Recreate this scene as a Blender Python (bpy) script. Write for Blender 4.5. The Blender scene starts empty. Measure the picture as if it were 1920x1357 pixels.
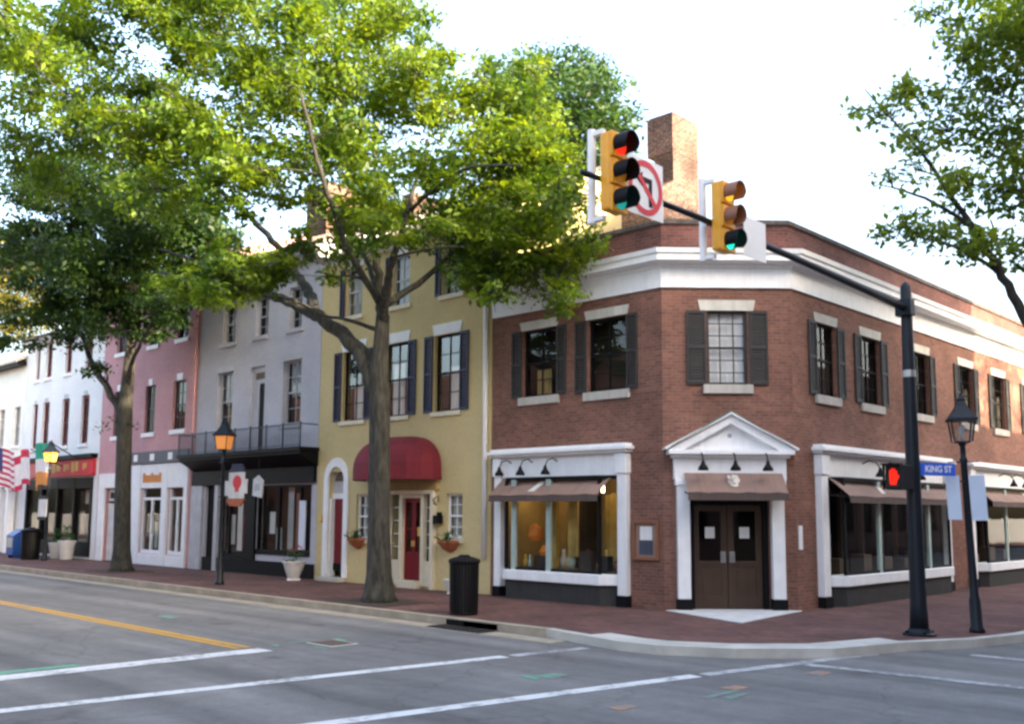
import bpy, bmesh, math, random
import numpy as np
from mathutils import Matrix, Vector
R = math.radians
scene = bpy.context.scene
col = scene.collection
# ------------------------------------------------------------------ camera
cam_d = bpy.data.cameras.new("camera"); cam = bpy.data.objects.new("camera", cam_d); col.objects.link(cam)
cam_d.sensor_fit = 'HORIZONTAL'; cam_d.sensor_width = 36.0; cam_d.lens = 34.54; cam_d.shift_y = 0.0357
cam_d.clip_start = 0.05; cam_d.clip_end = 3000
rx = Vector((0.7180286526870735, 0.6959836009572035, 0.006456091621905946))
uy = Vector((0.07611722329765853, -0.08774163176862824, 0.9932308766706928))
fz = Vector((-0.6918388701409025, 0.7126768084154435, 0.11597734480896137))
cam.matrix_world = Matrix(((rx[0], uy[0], -fz[0], 12.3534), (rx[1], uy[1], -fz[1], -17.4008), (rx[2], uy[2], -fz[2], 2.0), (0, 0, 0, 1)))
scene.camera = cam
# ------------------------------------------------------------------ light
SUN_EL, SUN_AZ = 20.0, 4.0          # elevation; azimuth measured from +X towards +Y
world = bpy.data.worlds.new("World"); scene.world = world; world.use_nodes = True
wn = world.node_tree.nodes; wl = world.node_tree.links
bg = wn["Background"]
sky = wn.new("ShaderNodeTexSky"); sky.sky_type = 'NISHITA'; sky.sun_disc = False
sky.sun_elevation = R(SUN_EL); sky.sun_rotation = R(90 - SUN_AZ); sky.air_density = 1.0; sky.dust_density = 6.0; sky.ozone_density = 0.6
wl.new(sky.outputs[0], bg.inputs[0]); bg.inputs[1].default_value = 0.15
sun_d = bpy.data.lights.new("sun", 'SUN'); sun_d.energy = 3.5; sun_d.angle = R(0.5); sun_d.color = (1.0, 0.80, 0.55)
sun = bpy.data.objects.new("sun", sun_d); col.objects.link(sun)
sd = Vector((math.cos(R(SUN_AZ)) * math.cos(R(SUN_EL)), math.sin(R(SUN_AZ)) * math.cos(R(SUN_EL)), math.sin(R(SUN_EL))))
sun.rotation_euler = sd.to_track_quat('Z', 'Y').to_euler(); sun.location = (30, 6, 30)
scene.view_settings.view_transform = 'Standard'; scene.view_settings.look = 'None'
scene.view_settings.exposure = 2.88; scene.view_settings.gamma = 1.0
scene.render.engine = 'CYCLES'
scene.cycles.max_bounces = 6; scene.cycles.transparent_max_bounces = 10; scene.cycles.use_denoising = True
scene.cycles.filter_width = 2.7
# ------------------------------------------------------------------ helpers
S2 = math.sqrt(0.5)
FL = lambda u, n, z: (u, -n, z)                                        # King-street side facade
FC = lambda u, n, z: (u * S2 + n * S2, u * S2 - n * S2, z)             # chamfered corner
FR = lambda u, n, z: (2.0 + n, u, z)                                   # cross-street facade
FW = lambda x, y, z: (x, y, z)

class MB:
    def __init__(s): s.v = []; s.f = []; s.m = []
    def face(s, pts, m=0):
        i = len(s.v); s.v += [tuple(p) for p in pts]; s.f.append(tuple(range(i, i + len(pts)))); s.m.append(m); return s
    def box(s, F, u0, u1, n0, n1, z0, z1, m=0):
        i = len(s.v)
        s.v += [F(u, n, z) for z in (z0, z1) for n in (n0, n1) for u in (u0, u1)]
        for q in ((0, 1, 3, 2), (4, 6, 7, 5), (0, 4, 5, 1), (2, 3, 7, 6), (0, 2, 6, 4), (1, 5, 7, 3)):
            s.f.append(tuple(i + k for k in q)); s.m.append(m)
        return s
    def prism(s, F, poly, n0, n1, m=0):                                # poly in (u, z)
        k = len(poly); i = len(s.v)
        s.v += [F(u, n0, z) for u, z in poly] + [F(u, n1, z) for u, z in poly]
        s.f.append(tuple(range(i, i + k))); s.m.append(m)
        s.f.append(tuple(range(i + 2 * k - 1, i + k - 1, -1))); s.m.append(m)
        for a in range(k):
            b = (a + 1) % k
            s.f.append((i + a, i + b, i + k + b, i + k + a)); s.m.append(m)
        return s
    def slab(s, poly, z0, z1, m=0):                                    # poly in (x, y)
        k = len(poly); i = len(s.v)
        s.v += [(x, y, z0) for x, y in poly] + [(x, y, z1) for x, y in poly]
        s.f.append(tuple(range(i + k - 1, i - 1, -1))); s.m.append(m)
        s.f.append(tuple(range(i + k, i + 2 * k))); s.m.append(m)
        for a in range(k):
            b = (a + 1) % k
            s.f.append((i + a, i + b, i + k + b, i + k + a)); s.m.append(m)
        return s
    def tube(s, pts, rad, seg=10, m=0, caps=True):
        pts = [Vector(p) for p in pts]
        if not isinstance(rad, (list, tuple)): rad = [rad] * len(pts)
        i = len(s.v); ref = None
        for k, p in enumerate(pts):
            d = (pts[min(k + 1, len(pts) - 1)] - pts[max(k - 1, 0)]).normalized()
            if ref is None:
                ref = d.cross(Vector((0, 0, 1)))
                if ref.length < 0.1: ref = d.cross(Vector((1, 0, 0)))
            ref = (ref - d * ref.dot(d)).normalized(); o = d.cross(ref)
            for a in range(seg):
                t = 2 * math.pi * a / seg
                s.v.append(tuple(p + (ref * math.cos(t) + o * math.sin(t)) * rad[k]))
        for k in range(len(pts) - 1):
            for a in range(seg):
                b = (a + 1) % seg
                s.f.append((i + k * seg + a, i + k * seg + b, i + (k + 1) * seg + b, i + (k + 1) * seg + a)); s.m.append(m)
        if caps:
            s.f.append(tuple(i + a for a in range(seg - 1, -1, -1))); s.m.append(m)
            e = i + (len(pts) - 1) * seg
            s.f.append(tuple(e + a for a in range(seg))); s.m.append(m)
        return s
    def lathe(s, c, prof, seg=16, m=0, rot=0.0, lean=(0, 0)):
        i = len(s.v)
        for r, z in prof:
            for a in range(seg):
                t = rot + 2 * math.pi * a / seg
                s.v.append((c[0] + r * math.cos(t) + lean[0] * z, c[1] + r * math.sin(t) + lean[1] * z, c[2] + z))
        for k in range(len(prof) - 1):
            for a in range(seg):
                b = (a + 1) % seg
                s.f.append((i + k * seg + a, i + k * seg + b, i + (k + 1) * seg + b, i + (k + 1) * seg + a)); s.m.append(m)
        s.f.append(tuple(i + a for a in range(seg - 1, -1, -1))); s.m.append(m)
        e = i + (len(prof) - 1) * seg
        s.f.append(tuple(e + a for a in range(seg))); s.m.append(m)
        return s
    def sweep(s, path, prof, m=0):                                     # closed profile (n, z) along a plan polyline, mitred
        P = [Vector(p) for p in path]; k = len(prof); i = len(s.v)
        nrm = []
        for a in range(len(P) - 1):
            d = (P[a + 1] - P[a]).normalized(); nrm.append(Vector((d.y, -d.x)))
        for a, p in enumerate(P):
            if a == 0: o = nrm[0]
            elif a == len(P) - 1: o = nrm[-1]
            else:
                o = (nrm[a - 1] + nrm[a]).normalized(); o = o / o.dot(nrm[a])
            for n, z in prof: s.v.append((p.x + o.x * n, p.y + o.y * n, z))
        for a in range(len(P) - 1):
            for b in range(k):
                c = (b + 1) % k
                s.f.append((i + a * k + b, i + a * k + c, i + (a + 1) * k + c, i + (a + 1) * k + b)); s.m.append(m)
        s.f.append(tuple(i + b for b in range(k))); s.m.append(m)
        e = i + (len(P) - 1) * k
        s.f.append(tuple(e + b for b in range(k - 1, -1, -1))); s.m.append(m)
        return s
    def wall(s, F, u0, u1, z0, z1, holes, depth=0.2, m=0):            # a wall sheet with rectangular openings and their reveals
        us = sorted({u0, u1, *[h[0] for h in holes], *[h[1] for h in holes]}); zs = sorted({z0, z1, *[h[2] for h in holes], *[h[3] for h in holes]})
        us = [u for u in us if u0 <= u <= u1]; zs = [z for z in zs if z0 <= z <= z1]
        for a in range(len(us) - 1):
            for b in range(len(zs) - 1):
                cu, cz = (us[a] + us[a + 1]) / 2, (zs[b] + zs[b + 1]) / 2
                if any(h[0] < cu < h[1] and h[2] < cz < h[3] for h in holes): continue
                s.face([F(us[a], 0, zs[b]), F(us[a + 1], 0, zs[b]), F(us[a + 1], 0, zs[b + 1]), F(us[a], 0, zs[b + 1])], m)
        for h in holes:
            a, b, c, d = h[:4]
            for (p, q) in (((a, c), (b, c)), ((b, c), (b, d)), ((b, d), (a, d)), ((a, d), (a, c))):
                s.face([F(p[0], 0, p[1]), F(q[0], 0, q[1]), F(q[0], -depth, q[1]), F(p[0], -depth, p[1])], m)
        return s
    def build(s, name, mats, parent=None, smooth=False, bevel=0.0, recalc=True):
        me = bpy.data.meshes.new(name); me.from_pydata(s.v, [], s.f)
        if not isinstance(mats, (list, tuple)): mats = [mats]
        for mt in mats: me.materials.append(M[mt] if isinstance(mt, str) else mt)
        if len(mats) > 1: me.polygons.foreach_set('material_index', s.m)
        if recalc:
            bm = bmesh.new(); bm.from_mesh(me); bmesh.ops.recalc_face_normals(bm, faces=bm.faces); bm.to_mesh(me); bm.free()
        uv = me.uv_layers.new(name='UVMap')
        nl = len(me.loops); vi = np.empty(nl, dtype=np.int32); me.loops.foreach_get('vertex_index', vi)
        co = np.empty(len(me.vertices) * 3); me.vertices.foreach_get('co', co); co = co.reshape(-1, 3)
        nf = len(me.polygons); no = np.empty(nf * 3); me.polygons.foreach_get('normal', no); no = no.reshape(-1, 3)
        lt = np.empty(nf, dtype=np.int32); me.polygons.foreach_get('loop_total', lt)
        fn = np.repeat(no, lt, axis=0); p = co[vi]
        h = np.hypot(fn[:, 0], fn[:, 1]); flat = np.abs(fn[:, 2]) > 0.75; hs = np.where(h < 1e-6, 1, h)
        sg = np.where(fn[:, 0] - fn[:, 1] >= 0, 1.0, -1.0)
        u = np.where(flat, p[:, 0], (-fn[:, 1] * p[:, 0] + fn[:, 0] * p[:, 1]) / hs * sg); w = np.where(flat, p[:, 1], p[:, 2])
        uv.data.foreach_set('uv', np.stack([u, w], 1).astype(np.float32).ravel())
        if smooth: me.polygons.foreach_set('use_smooth', [True] * nf)
        o = bpy.data.objects.new(name, me); col.objects.link(o)
        if bevel:
            b = o.modifiers.new('bevel', 'BEVEL'); b.width = bevel; b.segments = 2; b.limit_method = 'ANGLE'
        if parent is not None:
            o.parent = parent
            if parent.type == 'EMPTY' and not parent.get('local'): o.location = -parent.location
        return o

def tag(o, label=None, cat=None, group=None, kind=None):
    if label: o['label'] = label
    if cat: o['category'] = cat
    if group: o['group'] = group
    if kind: o['kind'] = kind
    return o
def thing(name, label, cat, loc, group=None, local=False):
    o = bpy.data.objects.new(name, None); o.empty_display_size = 0.3; col.objects.link(o); o.location = loc
    if local: o['local'] = 1
    return tag(o, label, cat, group)
def copy_thing(r, loc, rz=0.0, label=None):
    c = r.copy(); col.objects.link(c); c.location = loc; c.rotation_euler = (0, 0, rz)
    if label: c['label'] = label
    for ch in list(r.children):
        d = ch.copy(); col.objects.link(d); d.parent = c
        for g in list(ch.children):
            e = g.copy(); col.objects.link(e); e.parent = d
    return c
def text_mesh(txt, size, F, u, n, z, mat, name, parent, thick=0.004):
    cu = bpy.data.curves.new('lettering', 'FONT'); cu.body = txt; cu.size = size; cu.extrude = thick; cu.align_x = 'CENTER'; cu.align_y = 'CENTER'; cu.offset = 0.004
    t = bpy.data.objects.new('lettering', cu); col.objects.link(t)
    bpy.context.view_layer.update()
    me0 = bpy.data.meshes.new_from_object(t.evaluated_get(bpy.context.evaluated_depsgraph_get()))
    mb = MB(); mb.v = [F(u + v.co.x, n + v.co.z, z + v.co.y) for v in me0.vertices]
    mb.f = [tuple(p.vertices) for p in me0.polygons]; mb.m = [0] * len(mb.f)
    bpy.data.objects.remove(t); bpy.data.curves.remove(cu); bpy.data.meshes.remove(me0)
    return mb.build(name, mat, parent)
# ------------------------------------------------------------------ materials
M = {}
def nt(name):
    m = bpy.data.materials.new(name); m.use_nodes = True; n = m.node_tree.nodes
    M[name] = m
    return m, n, m.node_tree.links, n['Principled BSDF']
def noise(n, l, scale, detail=4, co='Object', rough=0.6):
    tc = n.new('ShaderNodeTexCoord'); t = n.new('ShaderNodeTexNoise'); t.inputs['Scale'].default_value = scale; t.inputs['Detail'].default_value = detail; t.inputs['Roughness'].default_value = rough
    l.new(tc.outputs[co], t.inputs['Vector']); return t
def ramp(n, l, src, stops):
    r = n.new('ShaderNodeValToRGB'); e = r.color_ramp.elements
    while len(e) < len(stops): e.new(0.5)
    for k, (p, c) in enumerate(stops): e[k].position = p; e[k].color = (*c, 1) if len(c) == 3 else c
    l.new(src, r.inputs[0]); return r
def mixc(n, l, a, b, fac, mode='MIX'):
    x = n.new('ShaderNodeMix'); x.data_type = 'RGBA'; x.blend_type = mode
    for sock, v in ((x.inputs[0], fac), (x.inputs[6], a), (x.inputs[7], b)):
        if hasattr(v, 'is_output'): l.new(v, sock)
        elif isinstance(v, (int, float)): sock.default_value = v
        else: sock.default_value = (*v, 1)
    return x.outputs[2]
def bump(n, l, p, src, strength=0.3, dist=0.01):
    b = n.new('ShaderNodeBump'); b.inputs['Strength'].default_value = strength; b.inputs['Distance'].default_value = dist
    l.new(src, b.inputs['Height']); l.new(b.outputs[0], p.inputs['Normal'])
def paint(name, c, rough=0.5, metal=0.0, var=0.16, scale=2.5, spec=0.4, streak=True):
    m, n, l, p = nt(name)
    a = noise(n, l, scale, 5, 'UV'); b = noise(n, l, scale * 12, 3, 'UV')
    mp = n.new('ShaderNodeMapping'); mp.inputs['Scale'].default_value = (3, 0.25, 1); tc = n.new('ShaderNodeTexCoord'); l.new(tc.outputs['UV'], mp.inputs[0])
    s = n.new('ShaderNodeTexNoise'); s.inputs['Scale'].default_value = scale * 1.6; s.inputs['Detail'].default_value = 4; l.new(mp.outputs[0], s.inputs['Vector'])
    r1 = ramp(n, l, a.outputs[0], [(0.3, tuple(x * (1 - var) for x in c)), (0.7, tuple(min(1, x * (1 + var * .6)) for x in c))])
    r2 = ramp(n, l, s.outputs[0], [(0.35, (1 - var, 1 - var, 1 - var * .9)), (0.6, (1, 1, 1))])
    out = mixc(n, l, r1.outputs[0], r2.outputs[0], 0.8 if streak else 0.0, 'MULTIPLY')
    l.new(out, p.inputs['Base Color']); p.inputs['Roughness'].default_value = rough; p.inputs['Metallic'].default_value = metal; p.inputs['Specular IOR Level'].default_value = spec
    bump(n, l, p, b.outputs[0], 0.15, 0.004)
    return m
def brick(name, c1, c2, mortar, bw=0.21, rh=0.072, ms=0.012, var=0.35, rough=0.85, bs=0.5, fine=.18):
    m, n, l, p = nt(name)
    tc = n.new('ShaderNodeTexCoord'); t = n.new('ShaderNodeTexBrick'); l.new(tc.outputs['UV'], t.inputs['Vector'])
    t.inputs['Scale'].default_value = 1; t.inputs['Brick Width'].default_value = bw; t.inputs['Row Height'].default_value = rh; t.inputs['Mortar Size'].default_value = ms; t.inputs['Mortar Smooth'].default_value = .3; t.inputs['Bias'].default_value = 0
    t.inputs['Color1'].default_value = (*c1, 1); t.inputs['Color2'].default_value = (*c2, 1); t.inputs['Mortar'].default_value = (*mortar, 1)
    a = noise(n, l, 0.7, 6, 'UV'); b = noise(n, l, 9, 4, 'UV')
    ra = ramp(n, l, a.outputs[0], [(0.3, (1 - var,) * 3), (0.7, (1 + var * .3,) * 3)]); rb = ramp(n, l, b.outputs[0], [(0.3, (1 - fine,) * 3), (0.7, (1 + fine * .45,) * 3)])
    c = mixc(n, l, t.outputs[0], ra.outputs[0], 1.0, 'MULTIPLY'); c = mixc(n, l, c, rb.outputs[0], 1.0, 'MULTIPLY')
    l.new(c, p.inputs['Base Color']); p.inputs['Roughness'].default_value = rough; p.inputs['Specular IOR Level'].default_value = .25
    inv = n.new('ShaderNodeMath'); inv.operation = 'SUBTRACT'; inv.inputs[0].default_value = 1; l.new(t.outputs['Fac'], inv.inputs[1]); bump(n, l, p, inv.outputs[0], bs, 0.006)
    return m
def glow(name, c, strength, base=None):
    m, n, l, p = nt(name); p.inputs['Base Color'].default_value = (*(base or c), 1); p.inputs['Emission Color'].default_value = (*c, 1); p.inputs['Emission Strength'].default_value = strength; p.inputs['Roughness'].default_value = .3
    return m
def glass(name, tint=(.85, .88, .88), refl=1.6, base=.04, rough=0.02):
    m, n, l, p = nt(name); n.remove(p); out = n['Material Output']
    t = n.new('ShaderNodeBsdfTransparent'); t.inputs[0].default_value = (*tint, 1); g = n.new('ShaderNodeBsdfGlossy'); g.inputs['Roughness'].default_value = rough
    w = noise(n, l, 1.3, 2); bu = n.new('ShaderNodeBump'); bu.inputs['Strength'].default_value = .05; bu.inputs['Distance'].default_value = .03; l.new(w.outputs[0], bu.inputs['Height']); l.new(bu.outputs[0], g.inputs['Normal'])
    f = n.new('ShaderNodeLayerWeight'); f.inputs[0].default_value = .5; pw = n.new('ShaderNodeMath'); pw.operation = 'POWER'; l.new(f.outputs['Facing'], pw.inputs[0]); pw.inputs[1].default_value = 5.0
    ma = n.new('ShaderNodeMath'); ma.operation = 'MULTIPLY_ADD'; ma.use_clamp = True; l.new(pw.outputs[0], ma.inputs[0]); ma.inputs[1].default_value = .9; ma.inputs[2].default_value = base + .04 * refl
    x = n.new('ShaderNodeMixShader'); l.new(ma.outputs[0], x.inputs[0]); l.new(t.outputs[0], x.inputs[1]); l.new(g.outputs[0], x.inputs[2]); l.new(x.outputs[0], out.inputs[0])
    return m
def leafmat(name, c0, c1, trans, tf=0.4):
    m, n, l, p = nt(name); out = n['Material Output']
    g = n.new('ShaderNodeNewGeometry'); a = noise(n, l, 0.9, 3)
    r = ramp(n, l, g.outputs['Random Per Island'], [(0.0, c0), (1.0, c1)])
    r2 = ramp(n, l, a.outputs[0], [(0.38, (.38, .52, .6)), (0.60, (1.35, 1.25, 1.0))])  # clump noise paints lit and shaded tones into the leaves
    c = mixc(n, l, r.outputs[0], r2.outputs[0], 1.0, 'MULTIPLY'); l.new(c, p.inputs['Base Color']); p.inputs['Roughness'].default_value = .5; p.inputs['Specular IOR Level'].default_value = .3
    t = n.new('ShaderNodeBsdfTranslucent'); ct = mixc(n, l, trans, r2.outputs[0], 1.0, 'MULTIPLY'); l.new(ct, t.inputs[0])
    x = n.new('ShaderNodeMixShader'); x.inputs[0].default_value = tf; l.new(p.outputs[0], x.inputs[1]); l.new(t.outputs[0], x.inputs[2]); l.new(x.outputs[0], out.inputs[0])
    return m
def asphalt():
    m, n, l, p = nt('asphalt')
    a = noise(n, l, .35, 6); b = noise(n, l, 60, 3); c = noise(n, l, 4, 5)
    mp = n.new('ShaderNodeMapping'); mp.inputs['Scale'].default_value = (.06, 1.1, 1); tc = n.new('ShaderNodeTexCoord'); l.new(tc.outputs['Object'], mp.inputs[0])
    s = n.new('ShaderNodeTexNoise'); s.inputs['Scale'].default_value = 1.1; s.inputs['Detail'].default_value = 5; l.new(mp.outputs[0], s.inputs['Vector'])
    r1 = ramp(n, l, a.outputs[0], [(.3, (.157, .150, .143)), (.7, (.217, .208, .20))]); r2 = ramp(n, l, s.outputs[0], [(.34, (.66, .66, .67)), (.66, (1.16, 1.16, 1.16))])
    r3 = ramp(n, l, b.outputs[0], [(.3, (.75, .75, .75)), (.72, (1.2, 1.2, 1.2))]); r4 = ramp(n, l, c.outputs[0], [(.3, (.86, .86, .86)), (.7, (1.08, 1.08, 1.08))])
    k = mixc(n, l, r1.outputs[0], r2.outputs[0], 1.0, 'MULTIPLY'); k = mixc(n, l, k, r3.outputs[0], .7, 'MULTIPLY'); k = mixc(n, l, k, r4.outputs[0], 1.0, 'MULTIPLY')
    v = n.new('ShaderNodeTexVoronoi'); v.feature = 'DISTANCE_TO_EDGE'; v.inputs['Scale'].default_value = .28
    w = noise(n, l, 1.2, 4); vm = n.new('ShaderNodeVectorMath'); vm.operation = 'MULTIPLY_ADD'; l.new(w.outputs[1], vm.inputs[0]); vm.inputs[1].default_value = (1.1, 1.1, 0); l.new(tc.outputs['Object'], vm.inputs[2]); l.new(vm.outputs[0], v.inputs['Vector'])
    rc = ramp(n, l, v.outputs[0], [(.0, (.6, .6, .6)), (.010, (1, 1, 1))]); k = mixc(n, l, k, rc.outputs[0], .6, 'MULTIPLY')
    o = noise(n, l, .9, 2); ro = ramp(n, l, o.outputs[0], [(.66, (1, 1, 1)), (.74, (.72, .71, .70))]); k = mixc(n, l, k, ro.outputs[0], 1.0, 'MULTIPLY')
    l.new(k, p.inputs['Base Color']); p.inputs['Roughness'].default_value = .82; p.inputs['Specular IOR Level'].default_value = .3; bump(n, l, p, b.outputs[0], .4, .006)
def roadpaint(name, c, lo=.35, hi=.5):
    m, n, l, p = nt(name); a = noise(n, l, 9, 7, rough=.75); b = noise(n, l, 1.3, 3)
    ad = n.new('ShaderNodeMath'); ad.operation = 'ADD'; l.new(a.outputs[0], ad.inputs[0]); l.new(b.outputs[0], ad.inputs[1]); hf = n.new('ShaderNodeMath'); hf.operation = 'MULTIPLY'; hf.inputs[1].default_value = .5; l.new(ad.outputs[0], hf.inputs[0])
    r = ramp(n, l, hf.outputs[0], [(lo, (.18, .18, .183)), (hi, c)]); l.new(r.outputs[0], p.inputs['Base Color']); p.inputs['Roughness'].default_value = .7
asphalt()
roadpaint('white_line', (.66, .66, .65), .38, .50); roadpaint('worn_line', (.5, .5, .5), .44, .58); roadpaint('yellow_line', (.55, .30, .035), .33, .45)
roadpaint('green_paint', (.11, .38, .23), .40, .56); roadpaint('orange_paint', (.47, .22, .10), .40, .58)
brick('red_brick', (.29, .12, .082), (.185, .078, .058), (.21, .148, .118)); brick('parapet_brick', (.22, .075, .06), (.13, .05, .045), (.16, .11, .095), var=.5)
brick('chimney_brick', (.20, .095, .065), (.08, .042, .036), (.20, .16, .14), var=.7, fine=.6); brick('far_brick', (.27, .12, .09), (.2, .09, .07), (.27, .2, .17))  # heavy mottling of the chimney stands in for dappled tree shade
brick('paving', (.21, .088, .07), (.125, .06, .055), (.12, .09, .08), bw=.22, rh=.105, ms=.012, var=.45, rough=.9)
brick('yellow_wall', (.62, .505, .262), (.595, .485, .25), (.57, .465, .24), ms=.008, var=.13, bs=.2, fine=.06); brick('grey_wall', (.51, .51, .565), (.49, .49, .545), (.46, .46, .51), ms=.008, var=.15, bs=.2, fine=.07)
brick('pink_wall', (.60, .335, .35), (.56, .31, .325), (.56, .32, .33), ms=.008, var=.15, bs=.2, fine=.07); brick('white_wall', (.82, .84, .84), (.80, .82, .82), (.77, .79, .79), ms=.008, var=.12, bs=.2, fine=.06)
brick('roof_shingle', (.22, .17, .15), (.16, .13, .12), (.08, .07, .07), bw=.3, rh=.2, ms=.01, var=.4)
paint('cream_wall', (.78, .77, .70), var=.08); paint('pale_roof', (.50, .45, .36), .8); paint('white_trim', (.83, .84, .85), .5, var=.07, scale=3.0); paint('grey_trim', (.45, .45, .48)); paint('stone', (.56, .55, .49), .8); paint('sill_stone', (.47, .45, .41), .8)
paint('coping_moss', (.10, .085, .075), .95, var=.5, scale=1.2); paint('charcoal', (.045, .045, .044), .6, spec=.2); paint('black_paint', (.009, .009, .010), .5, spec=.12); paint('pole_black', (.011, .015, .022), .42, spec=.25); paint('navy', (.012, .016, .055), .45); paint('slate', (.06, .07, .10), .5)
paint('brown_door', (.065, .039, .025), .4); paint('red_door', (.17, .004, .012), .4); paint('dark_red', (.14, .008, .016), .5); paint('cream_trim', (.70, .63, .47), .5, var=.1); paint('tan', (.40, .27, .11), .6)
paint('awning_red', (.19, .018, .03), .8, var=.2); paint('awning_brown', (.27, .175, .14), .85, var=.15); paint('awning_under', (.10, .07, .06), .85); paint('emblem', (.78, .72, .64), .6)
paint('concrete', (.50, .48, .43), .9, var=.25, scale=1.5, streak=False); paint('tan_concrete', (.36, .31, .235), .9, var=.3, scale=1.5, streak=False); paint('pale_step', (.62, .61, .59), .85)
paint('terracotta', (.42, .13, .06), .8); paint('signal_yellow', (.80, .37, .02), .4); paint('sign_white', (.78, .79, .80), .4, var=.05, streak=False); paint('sign_red', (.62, .03, .05), .45, var=.08, streak=False); paint('sign_blue', (.035, .13, .68), .4, var=.08, streak=False); paint('panel_blue', (.62, .68, .80), .4, var=.06, streak=False)
paint('bin_blue', (.02, .08, .30), .4); paint('steel', (.45, .46, .47), .35, .7); paint('paper', (.75, .74, .72), .7, var=.1); paint('wood_frame', (.26, .11, .06), .5); paint('rust', (.13, .085, .065), .8, var=.4, scale=6); paint('orange', (.75, .22, .02), .6); paint('gold', (.70, .45, .10), .5); paint('flag_green', (.02, .33, .20), .7); paint('flag_red', (.55, .03, .08), .7); paint('flag_white', (.75, .72, .72), .7); paint('flag_navy', (.025, .035, .16), .7); paint('flag_orange', (.70, .27, .06), .7)
paint('pane_green', (.40, .50, .46), .4); paint('blind_reflection_white', (.88, .89, .90), .7, var=.06); paint('curtain', (.66, .65, .63), .8); paint('interior_dark', (.035, .028, .024), .8); paint('interior_warm', (.42, .30, .12), .7); paint('interior_floor', (.12, .08, .05), .6); paint('interior_mid', (.11, .085, .065), .8)
paint('poster_teal', (.06, .22, .28), .6); paint('poster_pink', (.50, .22, .32), .6); paint('poster_salmon', (.55, .28, .20), .6); paint('roof_tar', (.07, .07, .07), .9); paint('copper_green', (.10, .20, .16), .7); paint('soil', (.05, .035, .025), .95); paint('iron', (.03, .026, .024), .6); paint('planter_white', (.66, .65, .62), .75)
glass('window_glass', (.85, .88, .88), 1.2, .01); glass('shop_glass', (.9, .92, .9), .8, .0); glass('bright_glass', (.97, .98, .98), 1.2, .10); glass('lantern_glass', (.8, .82, .82), 1.5, .1, .15)
glow('lamp_flame', (1.0, .34, .03), .26, (.9, .5, .1)); glow('lamp_pale', (1.0, .33, .05), .07, (.45, .22, .10)); glow('red_lens', (1.0, .03, .01), .15); glow('red_hand', (1.0, .015, .005), .2); glow('teal_lens', (.02, .40, .36), .10, (.03, .25, .25)); glow('green_lens', (.01, .75, .52), .22); glow('amber_lens', (1.0, .50, .03), .16); glow('amber_off', (.55, .22, .02), .03); glow('shop_bulb', (1.0, .75, .40), 3.2); paint('display_yellow', (.60, .42, .12), .7, var=.45, scale=1.4)
leafmat('leaf_street', (.007, .030, .005), (.098, .165, .010), (.27, .38, .015), .38); leafmat('leaf_shaded', (.006, .024, .006), (.027, .062, .011), (.09, .16, .012), .28); leafmat('leaf_boughs', (.026, .065, .012), (.085, .14, .018), (.22, .32, .02), .40); leafmat('leaf_back', (.018, .055, .014), (.04, .085, .02), (.07, .14, .025), .32); leafmat('leaf_sunlit', (.04, .06, .008), (.14, .12, .012), (.24, .20, .012), .4); leafmat('leaf_pot', (.02, .07, .015), (.05, .12, .03), (.1, .2, .03), .3); leafmat('petal', (.45, .04, .08), (.6, .25, .25), (.5, .1, .1), .3)  # leaf colours carry light: the dark set as if shaded, the gold as sunlit
def bark(name, c0, c1):
    m, n, l, p = nt(name); mp = n.new('ShaderNodeMapping'); mp.inputs['Scale'].default_value = (1, 1, .22); tc = n.new('ShaderNodeTexCoord'); l.new(tc.outputs['Object'], mp.inputs[0])
    t = n.new('ShaderNodeTexNoise'); t.inputs['Scale'].default_value = 14; t.inputs['Detail'].default_value = 6; l.new(mp.outputs[0], t.inputs['Vector']); a = noise(n, l, 1.5, 3)
    r = ramp(n, l, t.outputs[0], [(.35, c0), (.68, c1)]); r2 = ramp(n, l, a.outputs[0], [(.3, (.75, .75, .72)), (.7, (1.15, 1.15, 1.1))]); l.new(mixc(n, l, r.outputs[0], r2.outputs[0], 1.0, 'MULTIPLY'), p.inputs['Base Color']); p.inputs['Roughness'].default_value = .9; bump(n, l, p, t.outputs[0], .9, .03)
bark('bark', (.016, .0155, .013), (.062, .059, .049)); bark('bark_dark', (.012, .0105, .0095), (.035, .03, .026))
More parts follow.
